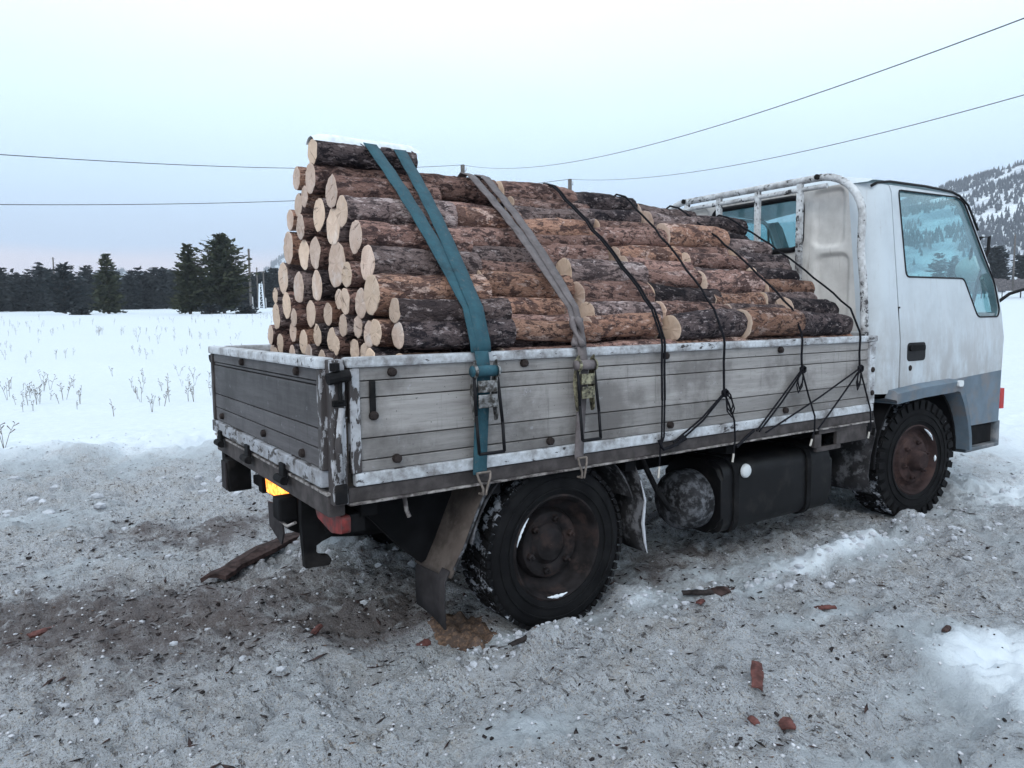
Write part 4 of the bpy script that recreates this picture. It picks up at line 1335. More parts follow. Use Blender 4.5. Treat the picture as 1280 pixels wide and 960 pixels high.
# tail: lamp units, amber lamp, number bracket, tow hook
XR = -.03
far_l = empty('tail_light'); far_l.parent = T
boxo('housing', (XR - .03, .60, .43), (XR + .08, .71, .588), 'black_steel', far_l, .008)
boxo('lens', (XR - .040, .612, .44), (XR - .0305, .70, .578), 'mudflap_dark', far_l, .003)
boxo('side_bracket', (XR - .01, .74, .555), (XR + .06, .815, .61), 'black_steel', T, .006)
lp = empty('license_lamp'); lp.parent = T
boxo('housing', (.035, -.08, .50), (.11, .40, .612), 'black_steel', lp, .006)
bm = bmesh.new(); prism(bm, [(-.11, .515), (.19, .500), (.21, .600), (-.09, .608)], 'X', .008, .034)
bmesh.ops.bevel(bm, geom=bm.edges[:], offset=.004, segments=2, affect='EDGES'); obj('lens', bm, 'amber_lens_lit', lp)
bx = boxo('lamp_box', (XR - .045, -.285, .485), (XR + .03, -.195, .575), 'black_steel', T, .010)
bm = bmesh.new()
prism(bm, [(-.19, .53), (-.02, .51), (-.03, .41), (-.19, .37), (-.225, .42)], 'X', XR - .015, XR - .008)
obj('number_bracket', bm, 'mudflap_dark', T)
tubeo('lamp_cable', [(XR - .02, -.20, .53), (XR - .03, -.25, .48), (XR - .02, -.30, .47), (XR, -.34, .49)], .006, 'lip_paint', T)
bm = bmesh.new()
hk = [(-.015, .612), (-.018, .50), (-.014, .40), (-.010, .312), (.088, .306), (.098, .328), (.085, .348), (.050, .350), (.032, .370), (.034, .398), (.060, .412), (.105, .420), (.125, .450), (.125, .612)]
prism(bm, hk, 'Y', -.372, -.338)
bmesh.ops.bevel(bm, geom=bm.edges[:], offset=.004, segments=1, affect='EDGES')
obj('tow_hook', bm, 'black_steel', T)
nl = empty('tail_light'); nl.parent = T
boxo('housing', (.012, -.79, .548), (.07, -.56, .612), 'black_steel', nl, .008)
bm = bmesh.new()
prism(bm, round_poly([(-.805, .555), (-.70, .535), (-.56, .560), (-.53, .612), (-.805, .612)], .015), 'X', -.020, .011)
obj('lens', bm, 'tail_lens', nl)
boxo('bumper_tube', (.06, -.42, .455), (.12, .62, .50), 'chassis_black', T, .008)
bm = bmesh.new(); prism(bm, [(.10, .60), (.50, .60), (.46, .38), (.36, .33), (.28, .40)], 'Y', -.62, -.58); obj('spring_hanger', bm, 'chassis_black', T)
tubeo('hanging_hook', [(.21, -.80, .655), (.215, -.805, .60), (.225, -.805, .575)], .008, 'lip_paint', T)

# ------------------------------------------------------------------ logs
rl = random.Random(11)
def log_mesh(k):
    """unit log: radius ~1 (scaled), length 1 along +X"""
    r_ = random.Random(100 + k)
    n, m = 26, 22
    vs, fs = [], []
    bend = (r_.uniform(-.16, .16), r_.uniform(-.16, .16)); tap = r_.uniform(-.16, .16)
    knots = [(r_.uniform(.15, .85), r_.uniform(0, 6.28), r_.uniform(.08, .18)) for _ in range(3)]
    for j in range(m):
        u = j / (m - 1)
        for i in range(n):
            a = 2 * math.pi * i / n
            p = Vector((u * 3.2 + k * 7, math.cos(a) * 1.1, math.sin(a) * 1.1))
            rr_ = 1 + .11 * mnoise.noise(p) + .05 * mnoise.noise(p * 3.1) + (.04 * mnoise.noise(p * 7) + .04 * mnoise.noise(p * 15)) + tap * (u - .5)
            for ku, ka, kh in knots:
                da = (a - ka + math.pi) % (2 * math.pi) - math.pi
                rr_ += kh * math.exp(-((u - ku) / .05) ** 2 - (da / .3) ** 2)
            if j in (0, m - 1): rr_ *= .985
            s = math.sin(u * math.pi)
            vs.append((u + (.006 * mnoise.noise(p * 5) if j in (0, m - 1) else 0), rr_ * math.cos(a) + bend[0] * s, rr_ * math.sin(a) + bend[1] * s))
    for j in range(m - 1):
        for i in range(n):
            a = j * n + i; b = j * n + (i + 1) % n
            fs.append((a, b, b + n, a + n))
    me_ = bpy.data.meshes.new('log_bark'); me_.from_pydata(vs, [], fs); me_.update()
    me_.polygons.foreach_set('use_smooth', [True] * len(fs))
    ends = []
    for end in (0, 1):
        ring = vs[:n] if end == 0 else vs[-n:]
        ev, ef = [], []
        cx = 0.0 if end == 0 else 1.0
        d_ = -.004 if end == 0 else .004
        for s in (1.0, .93, .55):
            for v in ring: ev.append((v[0] * 1 + (0 if s == 1 else d_), v[1] * s, v[2] * s))
        ev.append((cx + d_, 0, 0))
        for q_ in range(2):
            for i in range(n):
                a = q_ * n + i; b = q_ * n + (i + 1) % n
                ef.append((a, a + n, b + n, b) if end == 0 else (a, b, b + n, a + n))
        for i in range(n): ef.append((2 * n + i, 3 * n, 2 * n + (i + 1) % n) if end == 0 else (2 * n + i, 2 * n + (i + 1) % n, 3 * n))
        m_ = bpy.data.meshes.new('cut_face'); m_.from_pydata(ev, [], ef); m_.update(); ends.append(m_)
    return me_, ends
NV = 12
LOGS = [log_mesh(k) for k in range(NV)]
BARKS = {'orange': 'bark_orange', 'brown': 'bark_brown', 'grey': 'bark_grey', 'black': 'bark_black'}
CUTM = MAT['cut_wood']
cache = {}
def baked(kind, k, L, r, mat):
    """log meshes at real size (so that textures are not stretched); shared between alike logs"""
    rq = round(r / .006) * .006; Lq = round(L / .02) * .02
    key = (kind, k, rq, Lq, mat)
    if key not in cache:
        src = LOGS[k][0] if kind == 'bark' else LOGS[k][1][0 if kind == 'end0' else 1]
        m_ = src.copy()
        co = np.empty(len(m_.vertices) * 3, np.float32); m_.vertices.foreach_get('co', co); co = co.reshape(-1, 3)
        co = co * [Lq, rq, rq]
        m_.vertices.foreach_set('co', co.reshape(-1)); m_.materials.clear(); m_.materials.append(MAT[mat]); m_.update()
        cache[key] = m_
    return cache[key]
def add_log(x, y, z, L, r, tone, label, group, front=True, yaw=0, pitch=0, both=False):
    k = rl.randrange(NV)
    o = bpy.data.objects.new('firewood_log', baked('bark', k, L, r, BARKS[tone])); link(o)
    o.location = (x, y, z); o.rotation_euler = (0, pitch, yaw)
    o.rotation_mode = 'XYZ'
    spin = rl.uniform(0, 6.28)
    o.matrix_world = Matrix.Translation((x, y, z)) @ Matrix.Rotation(yaw, 4, 'Z') @ Matrix.Rotation(pitch, 4, 'Y') @ Matrix.Rotation(spin, 4, 'X')
    tag(o, label, 'log', group)
    for e in ('end0', 'end1'):
        c = bpy.data.objects.new('cut_face', baked(e, k, L, r, 'cut_wood')); link(c); c.parent = o
    return o

ORD = ['first', 'second', 'third', 'fourth', 'fifth', 'sixth', 'seventh', 'eighth', 'ninth', 'tenth', 'eleventh', 'twelfth', 'thirteenth', 'fourteenth']
# rear stack (y, z, radius), measured across its sawn face
REAR = [(-.022, 1.965, .058), (-.001, 1.858, .068), (-.205, 1.772, .074), (-.316, 1.683, .064), (-.424, 1.575, .068), (-.522, 1.468, .064), (-.622, 1.350, .078), (-.738, 1.290, .050), (-.750, 1.205, .053),
        (.165, 1.885, .050), (.085, 1.795, .050), (-.035, 1.705, .074), (-.185, 1.640, .074), (-.205, 1.487, .088), (-.375, 1.435, .046), (-.352, 1.332, .056), (-.512, 1.322, .052), (-.645, 1.215, .054), (-.545, 1.208, .045),
        (-.444, 1.235, .048), (.195, 1.775, .055), (.150, 1.672, .058), (.172, 1.555, .070), (.025, 1.550, .070), (-.045, 1.408, .068), (-.219, 1.348, .044), (-.085, 1.288, .054), (-.305, 1.240, .046),
        (-.135, 1.180, .052), (-.250, 1.160, .044), (-.365, 1.142, .046), (-.480, 1.128, .052), (-.605, 1.110, .054), (-.735, 1.100, .050), (.345, 1.600, .080), (.440, 1.465, .070), (.200, 1.412, .078), (.115, 1.290, .060),
        (.385, 1.335, .060), (.270, 1.275, .050), (.020, 1.195, .054), (.225, 1.165, .058), (.395, 1.210, .056), (.530, 1.282, .068), (.535, 1.385, .042), (.520, 1.150, .056), (.655, 1.190, .056), (.730, 1.100, .050),
        (.330, 1.105, .046), (.625, 1.085, .050), (.300, 1.720, .046), (.095, 1.110, .050), (-.03, 1.09, .05)]
tones = ['orange', 'brown', 'grey', 'black', 'brown', 'orange', 'brown', 'grey']
rows_ = sorted(REAR, key=lambda q_: -q_[1])
tiers = {}
for q_ in REAR:
    tiers.setdefault(int((2.03 - q_[1]) / .105), []).append(q_)
tn = sorted(tiers)
named_tone = {0: 'black', 1: 'brown', 2: 'brown', 3: 'grey', 4: 'brown', 5: 'grey', 6: 'orange', 7: 'grey', 8: 'black'}
for ti, key in enumerate(tn):
    row = sorted(tiers[key], key=lambda q_: -q_[0])          # far (left in the photo) to near
    for k, (y, z, r) in enumerate(row):
        i = REAR.index((y, z, r))
        tone = named_tone.get(i, tones[(i * 5 + 3) % 8])
        x = .20 + rl.uniform(-.018, .02) + (.03 if y < -.7 else 0)
        size = 'thick' if r > .066 else ('slim' if r < .05 else 'medium')
        tier = 'topmost tier' if ti == 0 else ('%s tier down' % ORD[ti])
        pos = 'alone' if len(row) == 1 else ('%s from the left' % ORD[k])
        add_log(x, y, z, .46 + rl.uniform(-.015, .02), r, tone, '%s log end, %s in %s of the sawn rear face' % (size, pos, tier), 'logs with sawn ends at the rear of the load',
                yaw=rl.uniform(-.015, .015), pitch=rl.uniform(-.02, .02))
# columns towards the cab: outer slope facing the camera, plus the layer under it
SL = [['grey', 'brown', 'orange', 'brown', 'orange', 'grey', 'black', 'orange', 'brown', 'grey'],
      ['brown', 'orange', 'brown', 'orange', 'orange', 'brown', 'grey', 'brown', 'orange', 'brown'],
      ['brown', 'orange', 'grey', 'brown', 'grey', 'brown', 'brown', 'orange', 'grey', 'brown'],
      ['orange', 'black', 'brown', 'black', 'brown', 'brown', 'orange', 'brown', 'brown', 'black'],
      ['brown', 'orange', 'grey', 'orange', 'brown', 'grey', 'brown', 'brown', 'orange', 'grey'],
      ['orange', 'black', 'black', 'grey', 'orange', 'black', 'grey', 'black', 'grey', 'black']]
tone_word = {'orange': 'light reddish-brown', 'brown': 'brown', 'grey': 'greyish-brown', 'black': 'dark charcoal'}
for c_ in range(1, 6):
    x0 = .20 + .462 * c_
    drop = .012 * c_
    colw = {5: 'nearest the cab', 4: 'second stack from the cab', 3: 'third stack from the cab', 2: 'fourth stack from the cab', 1: 'fifth stack from the cab'}[c_]
    # row hugging the side board
    add_log(x0 + rl.uniform(-.02, .02), -.748, 1.100, .46, .056, SL[c_][0], '%s log barely showing along the side board, %s' % (tone_word[SL[c_][0]], colw), 'outer logs on the sloping side of the load')
    s = 0.0; row = 1; prev_r = None
    P0 = Vector((-.742, 1.205)); dirv = Vector((.722, .692)).normalized(); nrm = Vector((-dirv.y, dirv.x))
    Ltot = .915 - .004 * c_
    ztop = [0, 1.938, 1.938, 1.925, 1.895, 1.87][c_]
    while True:
        r = rl.choice([.043, .050, .055, .058, .062, .070]) if c_ != 3 or row != 1 else .066
        if prev_r is not None: s += (prev_r + r) * .96
        if s > Ltot: break
        p = P0 + dirv * s + nrm * (rl.uniform(-.022, .020) - .02 * max(0, s - .8) / .2)
        tone = SL[c_][row % 10]
        lab = '%s log in the %s row above the side board, %s' % (tone_word[tone], ORD[row - 1], colw)
        add_log(x0 + rl.uniform(-.07, .06) - (.03 if c_ == 5 else 0), p.x, p.y - drop * (s / Ltot), .435 + rl.uniform(-.06, .06), r, tone, lab, 'outer logs on the sloping side of the load', yaw=rl.uniform(-.05, .05), pitch=rl.uniform(-.045, .045))
        prev_r = r; row += 1
    # crest and its far shoulder
    tone = SL[c_][9]
    add_log(x0 + rl.uniform(-.02, .02), .005, ztop - .058, .455, .058, tone, '%s log forming the ridge of the load, %s' % (tone_word[tone], colw), 'logs along the crest of the load', yaw=rl.uniform(-.02, .02), pitch=.01)
    for yy, zz, k in ((.12, ztop - .105, 0), (.23, ztop - .20, 1)):
        tone = rl.choice(['brown', 'grey', 'black', 'orange'])
        add_log(x0 + rl.uniform(-.02, .02), yy, zz, .45, .058, tone, '%s log %s of the crest, %s' % (tone_word[tone], ['on the far side', 'low on the far side'][k], colw), 'logs along the crest of the load', yaw=rl.uniform(-.03, .03))
    # inner layer
    s = .09
    while s < Ltot - .05:
        r = .058; p = P0 + dirv * s - nrm * .105
        add_log(x0 + rl.uniform(-.03, .02), p.x, p.y - drop * (s / Ltot), .45, r, rl.choice(['brown', 'grey']), 'log buried behind the outer row of the load', 'buried inner logs')
        s += .118
# snow on the topmost rear log
bm = bmesh.new(); rows = []
for j in range(15):
    u = j / 14; row = []
    for i in range(9):
        a = rad(38 + 104 * i / 8)
        e = min(1, u / .08, (1 - u) / .08, i / 1.5, (8 - i) / 1.5)
        rr_ = .058 + .004 + .020 * max(0, e) * (.7 + .6 * mnoise.noise(Vector((u * 5, i * .4, 2))))
        row.append(bm.verts.new((.19 + .49 * u, -.022 + rr_ * math.cos(a), 1.965 + rr_ * math.sin(a))))
    rows.append(row)
for j in range(14):
    for i in range(8): bm.faces.new((rows[j][i], rows[j][i + 1], rows[j + 1][i + 1], rows[j + 1][i]))
tag(obj('snow_cap', bm, 'snow_crust', None, True), 'thin snow cap lying on the topmost rear log', 'snow')

# ------------------------------------------------------------------ straps and ropes
def ribbon(bm, pts, widths, thick=.003, side=Vector((1, 0, 0))):
    uvl = bm.loops.layers.uv.verify()
    n = len(pts); L = 0; rows = []
    for i, p in enumerate(pts):
        p = Vector(p)
        d = Vector(pts[min(i + 1, n - 1)]) - Vector(pts[max(i - 1, 0)])
        d.normalize()
        s = (side - d * side.dot(d)).normalized(); nn = s.cross(d).normalized()
        w = widths[i] if isinstance(widths, list) else widths
        if i: L += (p - Vector(pts[i - 1])).length
        rows.append(([bm.verts.new(p + s * w * k + nn * thick * .5 * q_) for k, q_ in ((-.5, 1), (.5, 1), (.5, -1), (-.5, -1))], L))
    for i in range(n - 1):
        (a, la), (b, lb) = rows[i], rows[i + 1]
        for k in range(4):
            f = bm.faces.new((a[k], a[(k + 1) % 4], b[(k + 1) % 4], b[k]))
            for l, (uu_, vv_) in zip(f.loops, ((k % 2, la), ((k + 1) % 2, la), ((k + 1) % 2, lb), (k % 2, lb))): l[uvl].uv = (uu_, vv_)
    bm.faces.new(rows[0][0][::-1]); bm.faces.new(rows[-1][0])

def slope_pt(s, off):
    P0 = Vector((-.742, 1.205)); dirv = Vector((.722, .692)).normalized(); nrm = Vector((-dirv.y, dirv.x))
    return P0 + dirv * s + nrm * off
def over_load(xt, xb, off=.100, top=None, stop=1.155):
    """path from far slope over the crest and down to the side rail: (x,y,z) points"""
    zt = float(np.interp(xt, [.44, .66, .75, 1.45, 1.95, 2.35, 2.8], [2.042, 2.03, 1.958, 1.950, 1.936, 1.905, 1.88]))
    pts = [(xt + .05, .46, zt - .44), (xt + .03, .26, zt - .20), (xt + .01, .10, zt - .035), (xt, 0.0, zt)]
    q0 = Vector((xt, -.06, zt - .020))
    q1 = Vector((xb, *slope_pt(.02, off + .01)))
    n = 14
    for k in range(n + 1):
        u = k / n; p = q0.lerp(q1, u)
        p.z += .017 * math.sin(u * math.pi) + .003 * math.sin(u * 40)
        p.y -= .014 * math.sin(u * math.pi)
        pts.append(tuple(p))
    pts += [(xb, -.853, 1.175), (xb, -.857, 1.140)]
    return pts

def ratchet_strap(label, xt1, xt2, xb, wmat, smat, w, fold):
    o = empty('ratchet_strap', (xb, -.85, .66)); tag(o, label, 'strap')
    org = Vector((xb, -.85, .66))
    def rel(pts): return [Vector(p) - org for p in pts]
    for xt, dx, dz in ((xt1, -.012, 0), (xt2, .012, .004)):
        p = over_load(xt, xb + dx, .100 + dz)
        ww = [w] * (len(p) - 5) + [w * .9, w * .8, w * .66, w * .62, w * .62] if fold else [w] * len(p)
        bm = bmesh.new(); ribbon(bm, rel(p), ww, .0035); obj('webbing', bm, wmat, o, True)
    bm = bmesh.new(); ribbon(bm, rel([(xb, -.859, 1.145), (xb, -.868, 1.10), (xb, -.872, 1.06), (xb - .004, -.866, .95), (xb - .008, -.858, .82), (xb - .012, -.856, .715), (xb - .012, -.856, .70)]), w * .95, .004); obj('tail_webbing', bm, wmat, o, True)
    # ratchet: two side plates, drum, catch plate, open handle
    rt_ = empty('ratchet', (0, -.022, .36)); rt_.parent = o
    hw = w * .5 + .014
    for s in (-1, 1):
        bm = bmesh.new()
        prism(bm, round_poly([(.020, -.02), (.004, .08), (-.022, .10), (-.022, -.12), (.0, -.13)], .012), 'X', s * hw - .0018, s * hw + .0018)
        obj('side_plate', bm, smat, rt_)
        for zz in (.055,):
            bm = bmesh.new(); lathe(bm, [(0, s * (hw + .008)), (.024, s * (hw + .008)), (.026, s * (hw + .002)), (.026, s * (hw - .002))], 14, 'X', (0, -.012, zz)); obj('gear', bm, smat, rt_)
    bm = bmesh.new(); tube(bm, [(-hw - .012, -.012, .055), (hw + .012, -.012, .055)], .020, 12); obj('drum', bm, wmat, rt_, True)
    bm = bmesh.new(); box(bm, (-hw + .004, -.030, -.02), (hw - .004, -.022, .022), .003); box(bm, (-hw + .004, -.030, -.075), (hw - .004, -.025, -.028), .003); obj('catch_plate', bm, smat, rt_)
    bm = bmesh.new()
    pts = [(-hw - .004, -.014, .05), (-hw - .008, -.030, -.10), (-hw - .006, -.044, -.235), (hw + .012, -.044, -.235), (hw + .012, -.034, -.13), (hw + .004, -.014, .05)]
    for a, b in zip(pts, pts[1:]): tube(bm, [a, b], .006, 6)
    obj('handle', bm, 'rubber_seal', rt_, True)
    # wire claw hook over the sill lip
    for s in (-1, 1):
        tubeo('hook', [(s * w * .48, -.012, .045), (s * w * .42, -.016, .025), (s * .008, -.020, -.012), (s * .006, -.016, -.035), (s * .006, .012, -.036)], .0045, 'hook_wire', o, 6)
    tubeo('hook', [(-w * .48, -.012, .045), (w * .48, -.012, .045)], .0045, 'hook_wire', o, 6)
    return o
ratchet_strap('teal ratchet strap over the rear logs, two bands meeting at a steel ratchet', .44, .58, .498, 'webbing_teal', 'steel_bright', .060, False)
ratchet_strap('faded brown ratchet strap over the logs with brass-coloured ratchet', .95, 1.03, .960, 'webbing_brown', 'steel_brass', .046, True)
# twisted slack of the brown strap at the side rail
bm = bmesh.new()
for k in range(3):
    a0 = k * 2.1
    tube(bm, [(.955 + .020 * math.cos(a0 + u * 3), -.835 - .016 * u + .012 * math.sin(a0 + u * 3), 1.26 - .11 * u) for u in [j / 8 for j in range(9)]], [.011 + .004 * math.sin(j) for j in range(9)], 6)
tag(obj('strap_tail', bm, 'webbing_brown', None, True), 'twisted loose end of the brown strap bunched above the side rail', 'strap')

def rope(label, xt, xb, knot, legs, loop, hook_pts, tail, thick=.0056, band=1):
    o = empty('tie_rope', (xb, -.85, 1.14)); tag(o, label, 'rope', 'black ropes over the load')
    org = Vector((xb, -.85, 1.14))
    R_ = lambda pts: [Vector(p) - org for p in pts]
    main = over_load(xt, xb, .088)
    main = [(p[0] + .006 * math.sin(i * 1.7), p[1], p[2]) for i, p in enumerate(main)]
    main[-2:] = [(xb, -.850, 1.165), (xb, -.855, 1.13), (xb, -.852, 1.05), knot]
    for b in range(band):
        tubeo('rope_line', R_([(p[0] + b * .016, p[1], p[2]) for p in main]), thick, 'rope_black', o, 7)
    thick *= .9
    for l in legs: tubeo('rope_leg', R_(l), thick * .92, 'rope_black', o, 7)
    if loop:
        kx, ky, kz = knot
        for dx in (0, .02):
            tubeo('rope_loop', R_([(kx + loop * s_[0] * (1 - dx * 8), ky - .010, kz + s_[1] + dx) for s_ in [(0, 0), (.04, -.03), (.062, -.075), (.045, -.115), (.012, -.085), (.004, -.03)]]), thick * .75, 'rope_black', o, 6)
        bm = bmesh.new()
        for k in range(4):
            a = k * 1.57
            tube(bm, [Vector((kx + .013 * math.cos(t_ + a), ky - .006 + .010 * math.sin(2 * t_ + a), kz + .013 * math.sin(t_ + a) * (1.2))) - org for t_ in [j * 6.28 / 10 for j in range(10)]], thick * .8, 6, True, True)
        obj('knot', bm, 'rope_black', o, True)
    if hook_pts:
        tubeo('hook_wrap', R_(hook_pts), thick * 1.5, 'rope_black', o, 7)
    if tail:
        tubeo('rope_end', R_(tail[:2]), thick * .8, 'rope_black', o, 6)
        tubeo('rope_tip', R_(tail[1:]), thick * 1.0, 'rope_tip', o, 7)
Yr = -.856
rope('black rope nearest the brown strap, falling straight down the side board', 1.43, 1.41, (1.41, Yr, .90), [[(1.41, Yr, .90), (1.408, Yr, .74), (1.40, Yr, .705)], [(1.425, Yr, .92), (1.422, Yr, .74), (1.40, Yr, .70)]], 0,
     [(1.39, Yr, .73), (1.40, Yr - .008, .70), (1.42, Yr, .685), (1.50, Yr, .70), (1.56, Yr, .72)], [(1.40, Yr, .70), (1.392, Yr - .004, .615), (1.385, Yr - .004, .565)], .0050, 2)
rope('black rope tied with a low knot and open loop, second from the brown strap', 1.93, 1.81, (1.81, Yr, .905), [[(1.81, Yr, .905), (1.66, Yr, .80), (1.48, Yr, .71)], [(1.812, Yr, .90), (1.67, Yr, .79), (1.50, Yr, .70)], [(1.815, Yr, .90), (1.85, Yr, .84), (1.885, Yr, .77), (1.893, Yr, .68)]], 1,
     [(1.45, Yr, .69), (1.50, Yr - .006, .70), (1.54, Yr, .735)], [(1.893, Yr, .68), (1.880, Yr - .003, .615), (1.872, Yr - .003, .575)])
rope('black rope with a high bunched knot, third from the brown strap', 2.35, 2.40, (2.40, Yr, .985), [[(2.40, Yr, .985), (2.22, Yr, .84), (2.05, Yr, .705)], [(2.40, Yr, .97), (2.24, Yr, .83), (2.07, Yr, .70)], [(2.40, Yr, .98), (2.46, Yr, .85), (2.52, Yr, .735), (2.52, Yr, .66)]], -.9,
     [(2.03, Yr, .71), (1.97, Yr, .68), (1.90, Yr - .004, .645)], [(2.52, Yr, .66), (2.495, Yr - .003, .62), (2.48, Yr - .003, .585)])
rope('black rope closest to the cab with three splayed ends', 2.78, 2.92, (2.92, Yr, .965), [[(2.92, Yr, .965), (2.55, Yr, .83), (2.12, Yr, .69)], [(2.92, Yr, .955), (2.75, Yr, .82), (2.55, Yr, .665)], [(2.925, Yr, .96), (2.99, Yr, .83), (3.04, Yr, .73), (3.05, Yr, .64)]], -.7,
     None, [(3.05, Yr, .64), (3.03, Yr - .003, .605), (3.02, Yr - .003, .57)])

# ------------------------------------------------------------------ debris on the ground
def flake(bm, c, L, w, th, rot, tilt, seed):
    r_ = random.Random(seed)
    M_ = Matrix.Translation(c) @ Matrix.Rotation(rot, 4, 'Z') @ Matrix.Rotation(tilt, 4, 'Y') @ Matrix.Rotation(r_.uniform(-.25, .25), 4, 'X')
    n = 9; top, bot = [], []
    for i in range(n + 1):
        u = i / n; x = (u - .5) * L
        ww = w * .5 * (.80 + .20 * math.sin(math.pi * u)) * (r_.uniform(.72, 1.22) if L > .4 else r_.uniform(.86, 1.12))
        row = []
        for s in (-1, -.3, .4, 1):
            row.append((x + r_.uniform(-.1, .1) * L / n, s * ww, th * (1.1 - .9 * abs(s)) * r_.uniform(.6, 1.3) + .02 * L * math.sin(u * 3)))
        top.append([bm.verts.new(M_ @ Vector(p)) for p in row])
        bot.append([bm.verts.new(M_ @ Vector((p[0], p[1] * .96, p[2] - th * .8))) for p in row])
    for i in range(n):
        for k in range(3):
            bm.faces.new((top[i][k], top[i][k + 1], top[i + 1][k + 1], top[i + 1][k]))
            bm.faces.new((bot[i][k], bot[i + 1][k], bot[i + 1][k + 1], bot[i][k + 1]))
        bm.faces.new((top[i][0], top[i + 1][0], bot[i + 1][0], bot[i][0])); bm.faces.new((top[i][3], bot[i][3], bot[i + 1][3], top[i + 1][3]))
    bm.faces.new(top[0] + bot[0][::-1]); bm.faces.new((top[n])[::-1] + bot[n])
def bark_piece(x, y, L, w, rot, mat, label, th=.014, tilt=0, seed=0, name='bark_piece', dz=.010):
    bm = bmesh.new(); flake(bm, (x, y, H(x, y) + dz), L, w, th, rot, tilt, seed)
    tag(obj(name, bm, mat), label, 'bark', 'bark pieces fallen on the snow')
bark_piece(.12, .82, .66, .17, .62, 'bark_brown_chip', 'long dark slab of bark lying below the tail of the truck', .028, -.04, 1, dz=.03)
bark_piece(1.157, -1.553, .19, .042, .66, 'bark_red', 'upright-looking narrow red bark strip on the snow at lower right', .006, 0, 2)
bark_piece(1.045, -1.749, .060, .048, .9, 'bark_red', 'rounded pink-red bark chip below the narrow red strip, right one', .007, 0, 3)
bark_piece(.95, -1.70, .040, .026, 1.2, 'bark_red', 'small red bark chip below the narrow red strip, left one', .006, 0, 4)
bark_piece(1.56, -1.03, .15, .07, .1, 'bark_brown_chip', 'torn brown bark patch on the snow beyond the rear wheel', .012, 0, 5)
bark_piece(1.46, -1.02, .13, .035, -.6, 'bark_dark_chip', 'dark splinter beside the torn brown bark patch', .010, 0, 6)
bark_piece(1.42, -1.07, .045, .03, .3, 'bark_red', 'red crumb of bark left of the torn brown patch', .008, 0, 7)
bark_piece(1.98, -1.28, .095, .04, -.5, 'bark_red', 'dark red bark chip on the snow between the wheels', .009, 0, 8)
bark_piece(.36, -.62, .055, .045, .4, 'bark_red', 'red bark chip on the snow beside the mudflap', .016, 0, 9)
bark_piece(.03, -.34, .11, .03, .9, 'bark_red', 'slim red bark sliver on the trodden snow behind the rear wheel', .008, 0, 10)
bark_piece(-.86, .46, .10, .05, .3, 'bark_red', 'reddish bark scrap at the left edge of the trodden snow', .010, 0, 12)
bark_piece(2.05, -1.75, .06, .025, .2, 'bark_brown_chip', 'small brown chip at far lower right near clean snow', .008, 0, 13)
bark_piece(2.75, -1.98, .07, .035, 1.0, 'bark_dark_chip', 'dark chip by the clean snow at the right edge', .010, 0, 15)
bark_piece(.62, -.92, .12, .03, .1, 'bark_dark_chip', 'thin dark bark strip before the rear wheel', .008, 0, 16)

def scatter(name, label, mat, n, size, area, thr, flat=.4, elong=1.0, seed=1, inwood=None):
    r_ = np.random.RandomState(seed)
    V, F = [], []
    cnt = 0; tries = 0
    base = np.array([[1, 0, .1], [.2, .8, 0], [-.9, .2, .1], [-.1, -.85, 0], [.1, .1, .9], [.05, -.05, -.7]], float)
    faces = np.array([[0, 1, 4], [1, 2, 4], [2, 3, 4], [3, 0, 4], [1, 0, 5], [2, 1, 5], [3, 2, 5], [0, 3, 5]])
    xs = r_.uniform(area[0], area[1], n * 3); ys = r_.uniform(area[2], area[3], n * 3)
    d = dirt_at(xs, ys) + fbm(xs, ys, .5, 3, 77) * .8
    ok = (d > thr[0]) & (d < thr[1])
    if inwood: ok &= r_.rand(n * 3) < .35 + litter_at(xs, ys)
    # thin out with distance from the viewpoint
    dist = np.hypot(xs + .87, ys + 3.07)
    ok &= r_.rand(n * 3) < np.clip(3.6 / dist, 0, 1)
    xs, ys = xs[ok][:n], ys[ok][:n]
    zs = height(xs, ys)
    k = len(xs)
    sz = size[0] + (size[1] - size[0]) * r_.rand(k) ** 3
    a = r_.normal(.55, .9, k)
    P = np.repeat(base[None], k, 0) * r_.uniform(.55, 1.3, (k, 6, 3))
    P[:, :, 0] *= (sz * elong)[:, None]; P[:, :, 1] *= sz[:, None]; P[:, :, 2] *= (sz * flat)[:, None]
    ca, sa = np.cos(a)[:, None], np.sin(a)[:, None]
    x = P[:, :, 0] * ca - P[:, :, 1] * sa + xs[:, None]; y = P[:, :, 0] * sa + P[:, :, 1] * ca + ys[:, None]
    z = P[:, :, 2] + zs[:, None] + (sz * flat * .35)[:, None]
    V = np.stack([x, y, z], -1).reshape(-1, 3); F = (faces[None] + (np.arange(k) * 6)[:, None, None]).reshape(-1, 3)
    m = bpy.data.meshes.new(name)
    m.vertices.add(len(V)); m.vertices.foreach_set('co', V.reshape(-1).astype(np.float32))
    m.loops.add(len(F) * 3); m.loops.foreach_set('vertex_index', F.reshape(-1).astype(np.int32))
    m.polygons.add(len(F)); m.polygons.foreach_set('loop_start', np.arange(0, len(F) * 3, 3, dtype=np.int32))
    m.update(calc_edges=True)
    return stuff(mesh_obj(name, m, mat), label)
AREA = (-2.2, 6.0, -2.6, 5.0)
scatter('bark_litter', 'dark bark crumbs trodden into the snow', 'bark_dark_chip', 12000, (.0025, .011), AREA, (.30, 3), .35, 2.4, 2, True)
scatter('bark_splinters', 'long brown bark splinters strewn on the trodden snow', 'bark_brown_chip', 1600, (.004, .012), AREA, (.40, 3), .30, 5.0, 3, True)
scatter('snow_crumbs', 'loose snow crumbs on the trodden ground', 'snow_crumb', 15000, (.002, .011), AREA, (.0, 2), .7, 1.2, 4)
